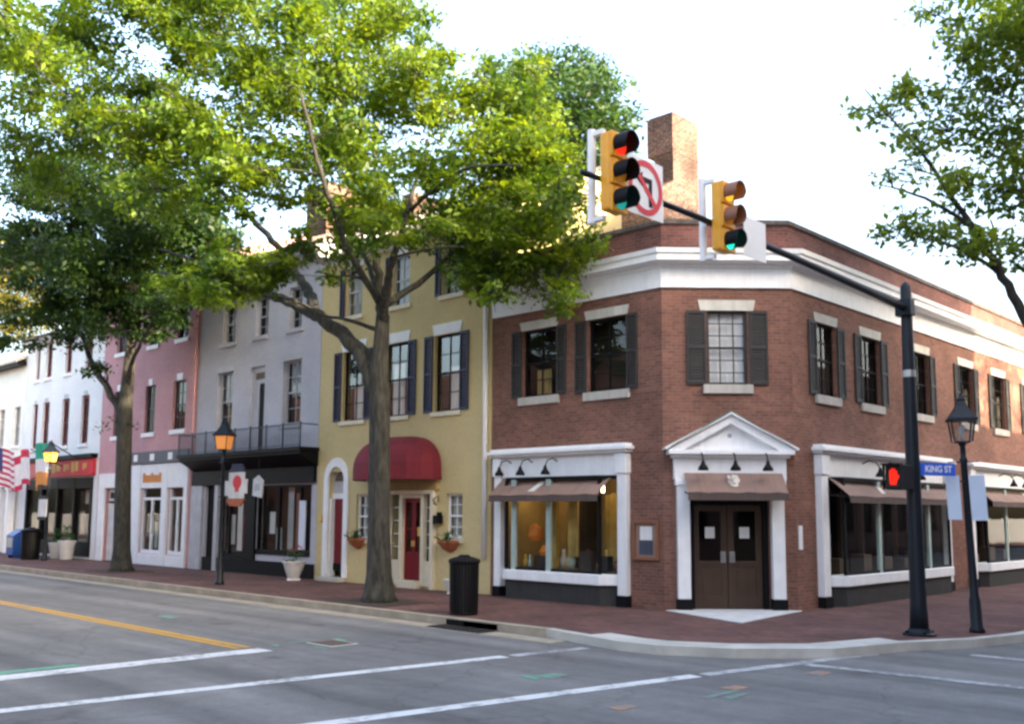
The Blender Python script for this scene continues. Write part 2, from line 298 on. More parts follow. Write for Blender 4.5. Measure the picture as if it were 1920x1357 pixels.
T1 = [(-10.37,-8.72,13.22,0.88),(-11.19,-8.53,13.94,1.0),(-8.6,-8.01,13.38,0.9),(-9.03,-7.56,14.03,0.96),(-8.65,-5.99,14.19,1.15),(-11.84,-4.75,15.45,1.28),(-6.28,-5.38,13.29,1.19),(-5.02,-6.11,12.44,1.01),(-5.95,-3.64,13.56,1.04),(-6.95,-2.97,14.34,1.19),(-4.87,-2.93,12.51,0.72),(-3.52,-4.02,11.68,0.69),(-9.51,-6.46,13.07,0.77),(-8.3,-6.91,12.73,0.79),(-6.72,-6.18,11.86,1.06),(-10.3,-4.26,13.46,1.26),(-6.64,-4.2,12.1,1.28),(-6.21,-4.33,12.34,1.2),(-5.65,-3.01,11.78,1.01),(-4.63,-3.67,11.66,1.0),(-10.65,-9.54,12.37,0.94),(-8.82,-10.32,11.56,0.88),(-10.46,-9.66,11.24,0.72),(-13.88,-8.3,12.83,0.75),(-10.07,-8.31,14.88,1.06),(-8.24,-9.28,13.96,1.04),(-8.79,-6.26,15.52,1.38),(-7.64,-6.77,14.32,1.39),(-6.75,-4.53,15.15,1.16),(-8.92,-2.68,16.36,1.53),(-5.0,-3.26,13.63,0.71),(-2.89,-5.24,12.27,0.56),(-11.79,-10.04,13.5,0.74),(-9.16,-10.92,12.49,0.76),(-4.57,-2.07,11.89,0.85),(-3.8,-3.09,11.11,0.92),(-3.56,-1.61,10.94,0.95),(-2.94,-2.47,10.27,0.92),(-2.16,-1.81,10.13,0.81),(-3.44,-0.94,10.68,1.04),(-3.23,0.11,9.85,0.82),(-0.92,-2.26,8.72,0.77),(-3.58,-2.1,9.65,1.25),(-5.5,0.16,10.35,1.36),(-4.27,-3.14,9.8,0.71),(-2.29,-4.99,8.96,0.72),(-3.76,-0.08,8.7,1.14),(-5.29,1.39,9.55,1.06),(-1.72,-0.77,7.92,0.61),(-3.81,1.69,8.72,0.68),(-2.86,-2.27,7.83,0.82),(-4.89,-0.28,8.82,0.93),(-3.65,-2.17,7.37,0.56),(-3.31,-2.24,7.2,0.52),(-1.99,-1.28,6.89,0.45),(-0.85,-2.41,6.38,0.4),(-2.86,-1.34,11.61,0.51),(-5.4,1.45,13.24,0.73),(-1.79,-0.01,8.28,0.3),(-0.8,-1.3,7.88,0.3),(-2.92,-1.71,8.83,0.98),(-2.62,-2.05,8.63,0.96),(-5.91,-4.05,10.35,0.98),(-6.47,-4.08,10.54,0.93),(-5.9,-5.51,9.83,0.65),(-8.35,-3.88,10.99,0.75),(-8.21,-5.81,10.86,1.18),(-6.56,-6.93,9.86,1.07),(-9.23,-6.78,10.86,0.98),(-9.85,-6.47,11.1,1.06),(-9.79,-7.7,10.87,0.88),(-11.14,-6.85,11.19,0.82),(-7.91,-5.51,9.81,0.76),(-5.37,-7.05,9.06,0.67),(-7.51,-6.82,9.38,0.84),(-6.11,-7.43,8.8,0.67),(-10.34,-6.73,10.08,0.93),(-8.7,-7.5,9.19,0.84),(-5.01,-4.08,9.11,0.76),(-4.0,-4.98,8.54,0.66),(-5.34,-3.03,8.78,0.56),(-5.93,-2.54,9.22,0.66),(-11.49,-8.17,11.61,0.57),(-7.27,-9.71,10.03,0.46),(-6.28,-4.41,11.0,0.76),(-4.17,-5.6,10.03,0.75),(-4.94,-4.27,8.31,0.6),(-3.16,-5.39,7.65,0.59),(-5.26,-4.6,7.93,0.42),(-5.88,-4.21,8.11,0.44),(-3.89,-2.63,8.33,0.48),(-2.33,-4.21,7.84,0.43),(-7.48,-5.95,7.57,0.65),(-8.03,-5.83,7.77,0.63),(-7.94,-6.62,7.16,0.51),(-6.45,-7.41,6.62,0.43),(-8.61,-5.28,7.37,0.45),(-7.19,-6.09,6.95,0.43),(-6.92,-5.31,7.35,0.35),(-6.7,-5.5,7.39,0.31),(-8.17,-7.48,11.38,0.62),(-6.22,-8.24,10.37,0.63),(-6.72,-5.32,11.63,0.79),(-5.08,-6.4,10.93,0.79)]
T1B = [(-3.6,-2.06,8.01,0.65),(-4.8,-1.09,8.49,0.76),(-3.24,-1.36,7.64,0.62),(-3.7,-1.09,7.57,0.63),(-2.61,-1.13,7.38,0.57),(-4.03,0.31,7.67,0.6),(-3.81,-1.32,7.23,0.39),(-1.7,-3.53,6.39,0.36),(-2.26,-0.6,7.74,0.5),(-1.89,-1.18,7.42,0.41),(-4.38,-1.83,7.81,0.45),(-4.71,-1.72,8.04,0.42),(-2.87,-0.29,8.75,0.65),(-2.0,-1.64,8.37,0.66),(-7.49,-6.35,7.5,0.53),(-6.87,-6.73,7.21,0.53),(-7.76,-5.36,7.41,0.5),(-7.85,-5.21,7.41,0.46),(-7.47,-6.59,6.78,0.39),(-6.52,-7.21,6.52,0.42),(-9.15,-6.44,7.19,0.5),(-7.2,-7.58,6.76,0.43),(-6.3,-5.58,7.5,0.41),(-6.58,-5.43,7.62,0.36),(-7.26,-4.39,8.22,0.35),(-6.45,-4.98,7.91,0.35),(-5.77,-4.4,8.57,0.48),(-7.33,-3.19,9.26,0.53),(-5.15,-2.68,8.56,0.52),(-3.82,-3.79,7.93,0.47),(-4.76,-2.2,9.11,0.67),(-5.89,-1.26,9.47,0.77)]
T1 = T1 + T1B
T2 = [(-22.85,-3.55,12.25,1.85),(-20.67,-4.61,12.19,1.54),(-20.24,-2.58,11.93,1.55),(-17.4,-4.15,11.45,1.37),(-18.29,-2.03,10.73,1.1),(-19.76,-1.26,10.92,1.27),(-23.45,-4.93,11.29,1.35),(-26.49,-4.24,11.75,1.55),(-20.0,-3.68,9.61,1.46),(-22.27,-2.38,10.63,1.54),(-22.32,-4.5,9.09,0.92),(-22.68,-4.11,9.08,0.91),(-19.09,-2.22,8.98,0.82),(-17.1,-2.97,8.54,0.82),(-19.3,-1.19,10.13,0.86),(-20.69,-0.27,10.52,1.01),(-23.63,-5.29,9.34,0.99),(-20.46,-6.5,8.5,0.89),(-20.42,-1.92,8.27,0.55),(-19.71,-2.17,8.04,0.56),(-23.37,-5.09,13.38,1.15),(-24.81,-4.76,13.73,1.13),(-20.83,-4.44,13.33,1.39),(-23.15,-3.75,14.04,1.41),(-20.42,-2.77,13.46,1.21),(-23.18,-1.08,15.08,1.4),(-21.37,-2.59,10.99,1.34),(-18.52,-3.41,10.61,1.32),(-17.47,-0.92,10.8,0.7),(-20.06,0.54,11.32,0.86),(-22.7,-5.71,8.21,0.58),(-19.95,-6.64,7.75,0.57),(-20.62,-3.98,8.37,0.81),(-18.1,-4.86,7.73,0.65),(-19.73,-0.67,12.64,0.93),(-18.12,-1.57,11.73,0.94),(-21.78,-4.43,10.33,1.24),(-19.25,-5.09,9.98,1.39),(-17.58,-0.69,9.56,0.47),(-17.23,-0.7,9.35,0.54),(-21.33,-3.14,6.9,0.35),(-22.52,-2.75,7.0,0.36),(-19.79,-1.26,8.66,0.48),(-21.95,-0.34,9.1,0.54)]
T3 = [(5.88,4.41,12.39,0.69),(5.39,4.77,11.46,0.63),(4.44,2.71,10.96,0.39),(3.79,2.85,10.66,0.33),(4.97,3.89,10.33,0.53),(4.37,3.05,9.96,0.4),(5.69,4.86,10.18,0.68),(4.39,3.24,9.35,0.32),(5.25,3.25,8.91,0.47),(5.64,4.66,8.94,0.55),(4.29,2.8,8.04,0.46),(4.42,4.53,8.33,0.49),(5.54,3.46,7.65,0.51),(3.74,3.01,8.02,0.28),(5.62,5.39,7.68,0.41),(4.15,2.29,9.05,0.19),(3.05,3.17,11.03,0.19),(4.64,3.58,12.95,0.28),(5.21,3.61,7.4,0.24),(5.47,3.61,11.77,0.48),(6.19,4.28,13.44,0.83),(6.46,5.18,11.39,0.75),(6.43,4.95,9.54,0.86),(6.45,6.34,13.29,0.93),(6.93,6.98,11.21,1.09),(7.29,6.25,12.58,1.1),(6.89,6.26,9.17,0.97),(4.82,3.48,10.97,0.29),(4.75,4.49,12.82,0.3),(6.2,6.3,8.36,0.62),(7.36,5.67,7.76,0.91)]
B1 = [(-13.24,10.7,19.42,1.54),(-13.43,11.73,20.28,1.57),(-11.67,11.51,18.75,1.31),(-10.62,10.07,17.52,1.49),(-11.81,12.69,18.04,1.15),(-10.25,11.34,16.96,1.01),(-12.51,11.84,17.08,1.52),(-11.61,9.9,16.54,1.45),(-14.12,11.02,18.19,1.5),(-12.77,10.13,17.14,1.52),(-13.3,9.51,19.48,0.94),(-12.83,8.89,18.84,0.76),(-11.29,12.39,19.36,0.71),(-10.05,10.44,18.08,0.7),(-12.46,12.1,15.57,1.32),(-13.61,13.67,16.53,1.52),(-13.17,10.32,15.72,1.64),(-14.74,12.28,16.05,1.49),(-10.94,12.27,17.0,0.74),(-10.97,12.1,17.0,0.67)]
B2 = [(-54.36,5.49,13.92,2.04),(-52.97,6.54,15.65,1.56),(-54.07,4.0,15.4,1.74),(-50.96,6.66,17.45,1.72),(-53.03,4.17,17.34,2.43)]
B1B = [(-14.46,9.8,18.37,1.29),(-13.95,10.54,15.75,1.38),(-13.07,11.83,14.31,1.1),(-11.83,12.01,13.86,0.99),(-13.03,9.87,13.63,1.25),(-14.93,9.64,19.59,0.82),(-11.36,12.79,16.15,0.85),(-11.34,11.94,19.9,0.73)]
T1C = [(-3.55,-2.17,12.08,0.71),(-2.92,-1.73,11.51,0.74),(-3.04,-0.5,11.66,0.55),(-2.02,-0.97,10.07,0.63),(-1.63,-0.87,8.75,0.53),(-2.14,0.23,8.2,0.41),(-4.62,-2.4,12.88,0.52),(-3.09,-0.83,12.52,0.5)]
T2 = [b for i, b in enumerate(T2) if i not in (16, 17, 30, 31)]
T2B = [(-21.82,-4.53,9.2,0.73),(-23.06,-3.93,9.38,0.73),(-20.26,-4.22,8.38,0.55),(-21.16,-3.93,8.39,0.65),(-19.81,-2.87,8.34,0.58),(-21.92,-2.07,8.64,0.58),(-19.78,-1.49,9.2,0.75),(-19.76,-1.62,9.4,0.76),(-18.14,-1.07,9.4,0.72),(-19.48,-0.13,10.02,0.69),(-19.82,-3.73,9.03,1.0),(-19.83,-3.52,8.8,0.87),(-19.65,-2.34,9.23,0.75),(-18.32,-2.81,9.13,0.76),(-21.82,-4.45,10.9,1.06),(-23.98,-3.78,11.57,1.18),(-19.11,-1.77,11.88,1.26),(-18.29,-2.22,11.82,1.2),(-18.42,-0.73,11.78,1.04),(-20.2,-0.15,12.21,1.03)]
T1D = [(-13.7,-6.69,14.22,1.02),(-13.02,-6.06,13.53,0.86),(-13.55,-7.26,12.92,0.99),(-15.18,-7.15,12.43,0.87),(-16.14,-7.78,12.04,0.96),(-13.03,-5.42,13.12,0.8),(-14.13,-6.54,12.17,0.84),(-15.06,-8.59,12.2,0.72),(-14.59,-7.58,11.01,0.8),(-12.44,-5.36,15.51,0.88),(-14.63,-7.81,15.06,0.84),(-16.02,-8.12,14.49,0.89)]
B2B = [(-51.59,3.82,15.0,1.56),(-50.85,5.09,15.77,1.47),(-51.88,3.48,17.01,1.55),(-49.68,6.05,13.73,1.13),(-51.67,4.59,13.1,1.09)]
T2C = [(-23.74,-5.62,11.02,0.87),(-22.86,-5.41,9.77,0.71),(-21.76,-5.12,8.54,0.58),(-22.22,-5.9,8.49,0.62),(-21.74,-4.48,7.99,0.43),(-22.78,-4.96,7.77,0.44),(-23.79,-5.57,7.81,0.51),(-21.43,-4.07,7.91,0.47)]
T1E = [(-6.42,-5.71,9.28,0.6),(-5.97,-5.01,9.1,0.48),(-7.27,-5.99,8.78,0.41),(-4.98,-4.98,8.64,0.52),(-5.92,-5.44,8.13,0.3),(-7.47,-6.24,7.89,0.41),(-6.86,-5.64,7.52,0.4),(-5.67,-4.86,7.22,0.3),(-4.77,-4.58,9.42,0.64)]
T2 = T2 + T2B + T2C
B2 = B2 + B2B
T1 = T1 + T1C + T1D + T1E
B1 = B1 + B1B
# ------------------------------------------------------------------ ground, road, pavement
def struct(name, mb, mat, **k): return tag(mb.build(name, mat, **k), kind='structure')
Z0 = -0.14
struct('ground', MB().face([(-900, -900, -.2), (900, -900, -.2), (900, 900, -.2), (-900, 900, -.2)]), 'concrete')
struct('road', MB().face([(-90, -15, Z0), (90, -15, Z0), (90, 70, Z0), (-90, 70, Z0)]).face([(-2, -70, Z0), (16, -70, Z0), (16, -15, Z0), (-2, -15, Z0)]), 'asphalt')
K = [(-90, -4.38), (-20, -4.3), (-1.5, -4.4), (.6, -4.4), (1.6, -4.62), (2.5, -4.8), (3.2, -4.75), (4.27, -4.2), (5.27, -3.12), (5.75, -1.5), (6.35, -.3), (6.68, 1.1), (6.75, 3), (6.8, 68)]
def inset(P, d):
    out = []
    for i, p in enumerate(P):
        a = Vector(P[max(i - 1, 0)]); b = Vector(P[min(i + 1, len(P) - 1)]); t = (b - a).normalized(); out.append((p[0] - t.y * d, p[1] + t.x * d))
    return out
K1 = inset(K, .18); K2 = inset(K, .62)
def strip(A, B, za, zb, top):
    mb = MB()
    for i in range(len(A) - 1):
        mb.face([(*A[i], zb), (*A[i + 1], zb), (*B[i + 1], zb), (*B[i], zb)]).face([(*A[i], za), (*A[i + 1], za), (*A[i + 1], zb), (*A[i], zb)]).face([(*B[i], za), (*B[i + 1], za), (*B[i + 1], zb), (*B[i], zb)])
    return mb
struct('kerb', strip(K[:4], K1[:4], -.19, .005, 1), 'tan_concrete', bevel=.015)
struct('kerb_corner', strip(K[3:], K1[3:], -.19, .006, 1), 'concrete', bevel=.015)
a = MB()
for i in range(4, 9): a.face([(*K1[i], .0045), (*K1[i + 1], .0045), (*K2[i + 1], .0045), (*K2[i], .0045)])
struct('pavement_apron', a, 'concrete')
struct('pavement', MB().face([(x, y, 0) for x, y in K1] + [(1.5, 68, 0), (1.5, 2.2, 0), (-.4, .4, 0), (-90, .4, 0)]), 'paving')
struct('gutter', MB().face([(-60, -4.38, Z0 + .004), (1.2, -4.5, Z0 + .004), (1.2, -4.95, Z0 + .004), (-60, -4.7, Z0 + .004)]), 'tan_concrete')
struct('opposite_pavement', MB().box(FW, -90, -2, -18.4, -14.8, -.19, .0).box(FW, 16.3, 90, -70, -13.5, -.19, .0).box(FW, 15.2, 19, -3.5, 68, -.19, .002), 'paving')
zp = Z0 + .005
def line(name, pts, w, mat):
    mb = MB(); N = 36
    p = [Vector(q) for q in pts]; d = (p[1] - p[0]).normalized(); o = Vector((-d.y, d.x)) * w / 2
    rnd = random.Random(len(name) + int(p[0].x * 10)); prev = None
    for i in range(N + 1):
        c = p[0].lerp(p[1], i / N); j = rnd.uniform(-.04, .04)
        cur = ((c.x + o.x * (1 + j), c.y + o.y * (1 + j), zp), (c.x - o.x * (1 + j), c.y - o.y * (1 + j), zp))
        if prev: mb.face([prev[0], cur[0], cur[1], prev[1]])
        prev = cur
    return struct(name, mb, mat)
line('yellow_centre_line', [(-60, -8.85), (-1.75, -8.85)], .13, 'yellow_line'); line('yellow_centre_line', [(-60, -9.03), (-1.75, -9.03)], .13, 'yellow_line')
line('white_stop_line', [(-1.35, -13.2), (-1.35, -8.78)], .42, 'white_line')
line('crosswalk_line', [(.86, -13.5), (1.75, -6.6)], .24, 'white_line'); line('crosswalk_line', [(1.77, -6.45), (1.97, -4.95)], .22, 'worn_line')
line('crosswalk_line', [(3.45, -13.3), (4.75, -6.0)], .24, 'white_line'); line('crosswalk_line', [(4.78, -5.85), (5.5, -2.2)], .22, 'worn_line')
line('crosswalk_line', [(5.3, -4.0), (14.5, -3.3)], .22, 'worn_line'); line('crosswalk_line', [(6.6, -1.2), (14.5, -.6)], .22, 'worn_line')
def dab(name, x, y, pts, mat):
    mb = MB(); rnd = random.Random(int(x * 100))
    for (a, b, c, d) in pts: mb.face([(x + a, y + b, zp), (x + c, y + b + rnd.uniform(-.03, .03), zp), (x + c - .03, y + d, zp), (x + a + .04, y + d + rnd.uniform(-.04, .04), zp)])
    return struct(name, mb, mat)
dab('green_paint_mark', -1.27, -7.56, [(-.55, -.5, -.47, .3), (.42, -.35, .5, .45), (-.5, .3, -.1, .38), (.1, -.5, .48, -.42), (-.5, -.9, -.3, -.8)], 'green_paint')
dab('green_paint_mark', 3.36, -7.44, [(-.25, -.3, .1, -.2), (-.1, -.15, .2, .25)], 'green_paint')
dab('green_paint_mark', 5.96, -6.93, [(-.3, -.35, -.18, .4), (-.12, -.2, .02, .3)], 'green_paint')
dab('green_paint_mark', -1.75, -12.1, [(-.15, -.7, .1, .6)], 'green_paint'); dab('green_paint_mark', -6.9, -7.6, [(-.3, -.12, .3, .1)], 'green_paint')
dab('orange_paint_mark', 5.41, -8.47, [(-.12, -.12, .1, .2)], 'orange_paint'); dab('orange_paint_mark', 5.61, -6.47, [(-.14, -.1, .12, .22)], 'orange_paint'); dab('orange_paint_mark', 5.8, -4.68, [(-.16, -.1, .12, .3)], 'orange_paint')
t = thing('utility_cover', 'rusty iron utility cover in the road between green paint marks', 'manhole cover', (-1.27, -7.56, Z0))
MB().box(FW, -1.62, -.92, -7.86, -7.3, Z0 - .02, Z0 + .006).build('cover_frame', 'concrete', t); mb = MB().box(FW, -1.57, -.97, -7.81, -7.35, Z0 - .01, Z0 + .011)
mb.build('lid', 'rust', t)
t = thing('storm_drain', 'black iron storm drain in the gutter in front of the ribbed litter bin', 'drain', (-1.3, -4.6, Z0))
MB().box(FW, -2.05, -.55, -4.9, -4.41, Z0 - .02, Z0 + .008).build('drain_frame', 'iron', t)
mb = MB()
for i in range(12): mb.box(FW, -2.0 + i * .12, -1.94 + i * .12, -4.86, -4.45, Z0 + .009, Z0 + .022)
mb.build('grate', 'iron', t); MB().box(FW, -2.0, -.6, -4.4, -4.37, Z0 + .012, Z0 + .12).build('kerb_inlet', 'black_paint', t)
# ------------------------------------------------------------------ buildings
def window(F, root, u0, u1, z0, z1, frame='charcoal', rec=.10, cols=2, rows=4, shut=None, shut_mat='charcoal', sill=None, lintel=None, curtain=None, wfr=.055, glassm='window_glass', name='window'):
    f = MB(); n0, n1 = -rec - .05, -rec
    f.box(F, u0, u0 + wfr, n0, n1, z0, z1).box(F, u1 - wfr, u1, n0, n1, z0, z1).box(F, u0 + wfr, u1 - wfr, n0, n1, z0, z0 + wfr).box(F, u0 + wfr, u1 - wfr, n0, n1, z1 - wfr, z1)
    zm = (z0 + z1) / 2
    f.box(F, u0 + wfr, u1 - wfr, n0 + .003, n1 + .012, zm - .025, zm + .025)
    for i in range(1, cols):
        u = u0 + (u1 - u0) * i / cols; f.box(F, u - .011, u + .011, n0 + .01, n1 - .006, z0 + wfr, z1 - wfr)
    for i in range(1, rows):
        if i * 2 == rows: continue
        z = z0 + (z1 - z0) * i / rows; f.box(F, u0 + wfr, u1 - wfr, n0 + .012, n1 - .008, z - .011, z + .011)
    w = f.build(name, frame, root)
    MB().face([F(u0 + .02, n0 + .02, z0 + .02), F(u1 - .02, n0 + .02, z0 + .02), F(u1 - .02, n0 + .02, z1 - .02), F(u0 + .02, n0 + .02, z1 - .02)]).build('pane', glassm, w, recalc=False)
    if sill: MB().box(F, u0 - .10, u1 + .10, -rec + .002, .07, z0 - sill[0], z0 - .004).build('sill', sill[1], w, bevel=.01)
    if lintel: MB().prism(F, [(u0 - lintel[2], z1 + .006), (u1 + lintel[2], z1 + .006), (u1 + lintel[2] + lintel[3], z1 + lintel[0]), (u0 - lintel[2] - lintel[3], z1 + lintel[0])], -.05, .022).build('lintel', lintel[1], w)
    if curtain:
        for (a, b, c, d, mat) in curtain:
            mb = MB(); N = 14; pr = None
            for i in range(N + 1):
                u = a + (b - a) * i / N; nn = n0 - .09 + .025 * math.sin(i * 2.1)
                cur = (F(u, nn, c), F(u, nn, d))
                if pr: mb.face([pr[0], cur[0], cur[1], pr[1]])
                pr = cur
            mb.build('curtain', mat, w, smooth=True)
    for sh in (shut or []):
        mb = MB(); a, b = sh; mb.box(F, a, a + .045, .012, .05, z0, z1).box(F, b - .045, b, .012, .05, z0, z1)
        for zz in (z0, zm - .035, z1 - .07): mb.box(F, a + .045, b - .045, .012, .048, zz, zz + .07)
        k = int((z1 - z0) / .07)
        for i in range(k):
            z = z0 + .07 + i * (z1 - z0 - .14) / k
            mb.face([F(a + .045, .014, z + .055), F(b - .045, .014, z + .055), F(b - .045, .042, z), F(a + .045, .042, z)])
        mb.build('shutter', shut_mat, w)
    return w
def gooseneck(F, root, u, n, z, drop=.42, out=.42):
    pts = [F(u, n, z), F(u, n + out * .35, z + .07), F(u, n + out * .8, z + .02), F(u, n + out, z - .12)]
    w = MB().tube(pts, .014, 6).build('wall_lamp', 'black_paint', root, smooth=True)
    c = F(u, n + out, z - .12)
    MB().lathe((c[0], c[1], c[2] - .2), [(.115, 0), (.10, .06), (.05, .13), (.03, .21)], 12).build('lamp_shade', 'black_paint', w, smooth=True)
def shop_room(F, root, u0, u1, z0, z1, dep, wall, floor='interior_floor'):
    MB().face([F(u0, -dep, z0), F(u1, -dep, z0), F(u1, -dep, z1), F(u0, -dep, z1)]).face([F(u0, -.02, z0), F(u0, -dep, z0), F(u0, -dep, z1), F(u0, -.02, z1)]).face([F(u1, -.02, z0), F(u1, -dep, z0), F(u1, -dep, z1), F(u1, -.02, z1)]).face([F(u0, -.02, z1), F(u1, -.02, z1), F(u1, -dep, z1), F(u0, -dep, z1)]).face([F(u0, -.02, z0), F(u1, -.02, z0), F(u1, -dep, z0), F(u0, -dep, z0)], 1).build('interior', [wall, floor], root)
def awning(F, root, u0, u1, nt, nb, zt, zb, val, mat='awning_brown'):
    mb = MB(); N = 10
    for i in range(N):
        a, b = u0 + (u1 - u0) * i / N, u0 + (u1 - u0) * (i + 1) / N
        s = lambda k: .012 * math.sin(k * 2.3)
        mb.face([F(a, nt, zt), F(b, nt, zt), F(b, nb + .01, zb + s(i + 1)), F(a, nb + .01, zb + s(i))])
        mb.face([F(a, nb, zb + s(i)), F(b, nb, zb + s(i + 1)), F(b, nb + .015, zb - val), F(a, nb + .015, zb - val)], 1)
    aw = mb.build('awning', [mat, 'awning_under'], root)
    MB().tube([F(u0 + .01, nb - .02, zb - .02), F(u1 - .01, nb - .02, zb - .02)], .014, 6).tube([F(u0 + .02, nt, zb + .02), F(u0 + .02, nb - .02, zb - .02)], .012, 6).tube([F(u1 - .02, nt, zb + .02), F(u1 - .02, nb - .02, zb - .02)], .012, 6).build('awning_frame', 'iron', aw)
    return aw
def storefront(F, root, ua, ub, pil_l, pil_r, warm=False, emb=None, lamps=(), posts=()):
    bl, br = ua, ub; p = .35
    sf = MB()
    sf.box(F, bl - .05, br + .05, -.05, .10, 2.86, 3.36)                                  # frieze board
    for (a, b) in pil_l + pil_r: sf.box(F, a, b, -.04, .16, .24, 2.90).box(F, a - .03, b + .03, -.03, .20, 2.90, 3.34)
    x0 = min([a for a, b in pil_l] + [bl]) - .03; x1 = max([b for a, b in pil_r] + [br]) + .03
    sf.box(F, x0 - .05, x1 + .05, -.06, .24, 3.36, 3.42).box(F, x0 - .10, x1 + .10, -.07, .32, 3.42, 3.50).box(F, x0 - .04, x1 + .04, -.055, .25, 3.50, 3.56)
    s = sf.build('storefront', 'white_trim', root, bevel=.008)
    for (a, b) in pil_l + pil_r: MB().box(F, a - .02, b + .02, -.03, .19, 0, .235).build('pilaster_base', 'black_paint', s)
    zs0, zs1 = .44, .68
    pl = [(bl, 0.02), (bl + .34, p), (br - .34, p), (br, 0.02)]
    def bay(off, z0, z1):
        mb = MB(); q = [(bl - off, 0.01), (bl + .34 - off * .4, p + off), (br - .34 + off * .4, p + off), (br + off, 0.01)]
        q2 = q + [(br + off, -.03), (bl - off, -.03)]; i = len(mb.v)
        mb.v += [F(u, n, z0) for u, n in q2] + [F(u, n, z1) for u, n in q2]; k = len(q2)
        mb.f += [tuple(range(k - 1, -1, -1)), tuple(range(k, 2 * k))] + [(a, (a + 1) % k, k + (a + 1) % k, k + a) for a in range(k)]; mb.m += [0] * (k + 2)
        return mb
    bay(.06, zs0, zs1).build('sill', 'white_trim', s, bevel=.03); bay(-.02, 0, zs0 - .002).build('plinth', 'charcoal', s)
    bay(.0, 2.78, 2.858).build('bay_head', 'black_paint', s)
    fr = MB(); g = MB()
    def post(u, n, w=.035): fr.box(F, u - w, u + w, n - .05, n + .01, zs1 - .01, 2.80)
    for (u, n) in ((bl + .02, .02), (bl + .34, p - .01), (br - .34, p - .01), (br - .02, .02)): post(u, n)
    for u in posts: fr.box(F, u - .07, u + .07, p - .06, p + .012, zs1 - .01, 2.80, 1)
    fr.box(F, bl + .34, br - .34, p - .05, p - .002, zs1 - .005, zs1 + .06).box(F, bl + .34, br - .34, p - .05, p - .002, 2.30, 2.34)
    fr.build('bay_frame', ['black_paint', 'pane_green'], s)
    for (a, b) in zip(pl[:-1], pl[1:]): g.face([F(a[0], a[1] - .02, zs1), F(b[0], b[1] - .02, zs1), F(b[0], b[1] - .02, 2.79), F(a[0], a[1] - .02, 2.79)])
    g.build('pane', 'shop_glass', s, recalc=False)
    aw = awning(F, root, bl + .02, br - .15, .13, .62, 2.84, 2.43, .15)
    if emb is not None:
        u = emb; lerp = lambda t: (.13 + (.62 - .13) * t + .018, 2.84 - .41 * t + .006)
        n0_, z0_ = lerp(.22); n1_, z1_ = lerp(.80)
        MB().face([F(u - .02, n0_, z0_), F(u + .16, n0_, z0_), F(u + .02, n1_, z1_), F(u - .20, n1_, z1_)]).build('emblem', 'emblem', aw)
    for u in lamps: gooseneck(F, root, u, .10, 3.22)
    return s

# ---- brick corner building
B = thing('brick_building', 'two storey red brick corner building with white cornice and pedimented doorway', 'building', (1.0, 2.0, 0))
BL0, BR1 = -5.22, 26.0
lw = [(-4.18, -3.06, 4.82, 6.47), (-2.10, -.97, 4.78, 6.47)]
rw = [(3.12, 4.12), (5.42, 6.50), (8.55, 9.62), (11.8, 12.95), (14.6, 15.75), (17.6, 18.7), (20.4, 21.5)]
rwz = (4.70, 6.36)
wl_ = MB()
wl_.wall(FL, BL0, 0, -.15, 7.0, lw + [(-4.80, -1.02, .0, 2.86)], .16); wl_.wall(FC, 0, 2 * math.sqrt(2), -.15, 7.0, [(.98, 1.86, 4.80, 6.42), (.56, 2.25, 0, 2.62)], .16)
wl_.wall(FR, 2.0, BR1, -.15, 7.0, [(a, b, *rwz) for a, b in rw] + [(3.22, 10.1, 0, 2.86), (12.22, 19.2, 0, 2.86)], .16)
wl_.face([(BL0, 0, -.15), (BL0, 14, -.15), (BL0, 14, 8.2), (BL0, 0, 8.2)]).face([(BL0, 14, -.15), (2, 26, -.15), (2, 26, 8), (BL0, 14, 8)])
wl_.build('wall', 'red_brick', B)
path = [(BL0, 0), (0, 0), (2, 2), (2, BR1)]
MB().sweep(path, [(-.02, 6.93), (.05, 6.93), (.05, 7.36), (.09, 7.37), (.09, 7.43), (.17, 7.45), (.36, 7.47), (.36, 7.60), (.40, 7.62), (.42, 7.72), (-.02, 7.76)]).build('cornice', 'white_trim', B)
pp = MB().sweep(path, [(-.02, 7.70), (-.02, 8.36), (-.30, 8.36), (-.30, 7.70)]).build('parapet', 'parapet_brick', B)
MB().sweep(path, [(.03, 8.363), (.03, 8.47), (-.36, 8.47), (-.36, 8.363)]).build('coping', 'coping_moss', pp, bevel=.01)
rf = MB().face([(BL0, 0, 7.85), (0, 0, 7.85), (2, 2, 7.85), (2, 26, 7.85), (BL0, 14, 7.85)]).build('roof', 'roof_tar', B)
ch = MB().box(FW, -4.10, -3.08, 3.9, 6.25, 7.7, 10.7)
i = len(ch.v); ch.v += [(-4.10, 3.9, 10.702), (-3.08, 3.9, 10.702), (-3.08, 6.25, 10.702), (-4.10, 6.25, 10.702), (-3.72, 4.98, 11.35), (-3.08, 4.98, 11.35), (-3.08, 6.25, 11.35), (-3.72, 6.25, 11.35)]
ch.f += [(i, i + 1, i + 5, i + 4), (i + 1, i + 2, i + 6, i + 5), (i + 2, i + 3, i + 7, i + 6), (i + 3, i, i + 4, i + 7)]; ch.m += [0] * 4
ch.box(FW, -3.72, -3.083, 4.983, 6.247, 11.3, 12.2).box(FW, -3.96, -3.08, 4.96, 6.26, 12.2, 13.3).box(FW, -3.92, -3.10, 5.0, 6.22, 13.3, 13.38)
ch.build('chimney', 'chimney_brick', rf, recalc=True)
MB().sweep([(-5.1, .9), (-.4, .9), (1.1, 2.4), (1.1, 25)], [(0, 4.2), (0, 6.9), (-.02, 6.9), (-.02, 4.2)]).build('interior_partition', 'interior_dark', B)
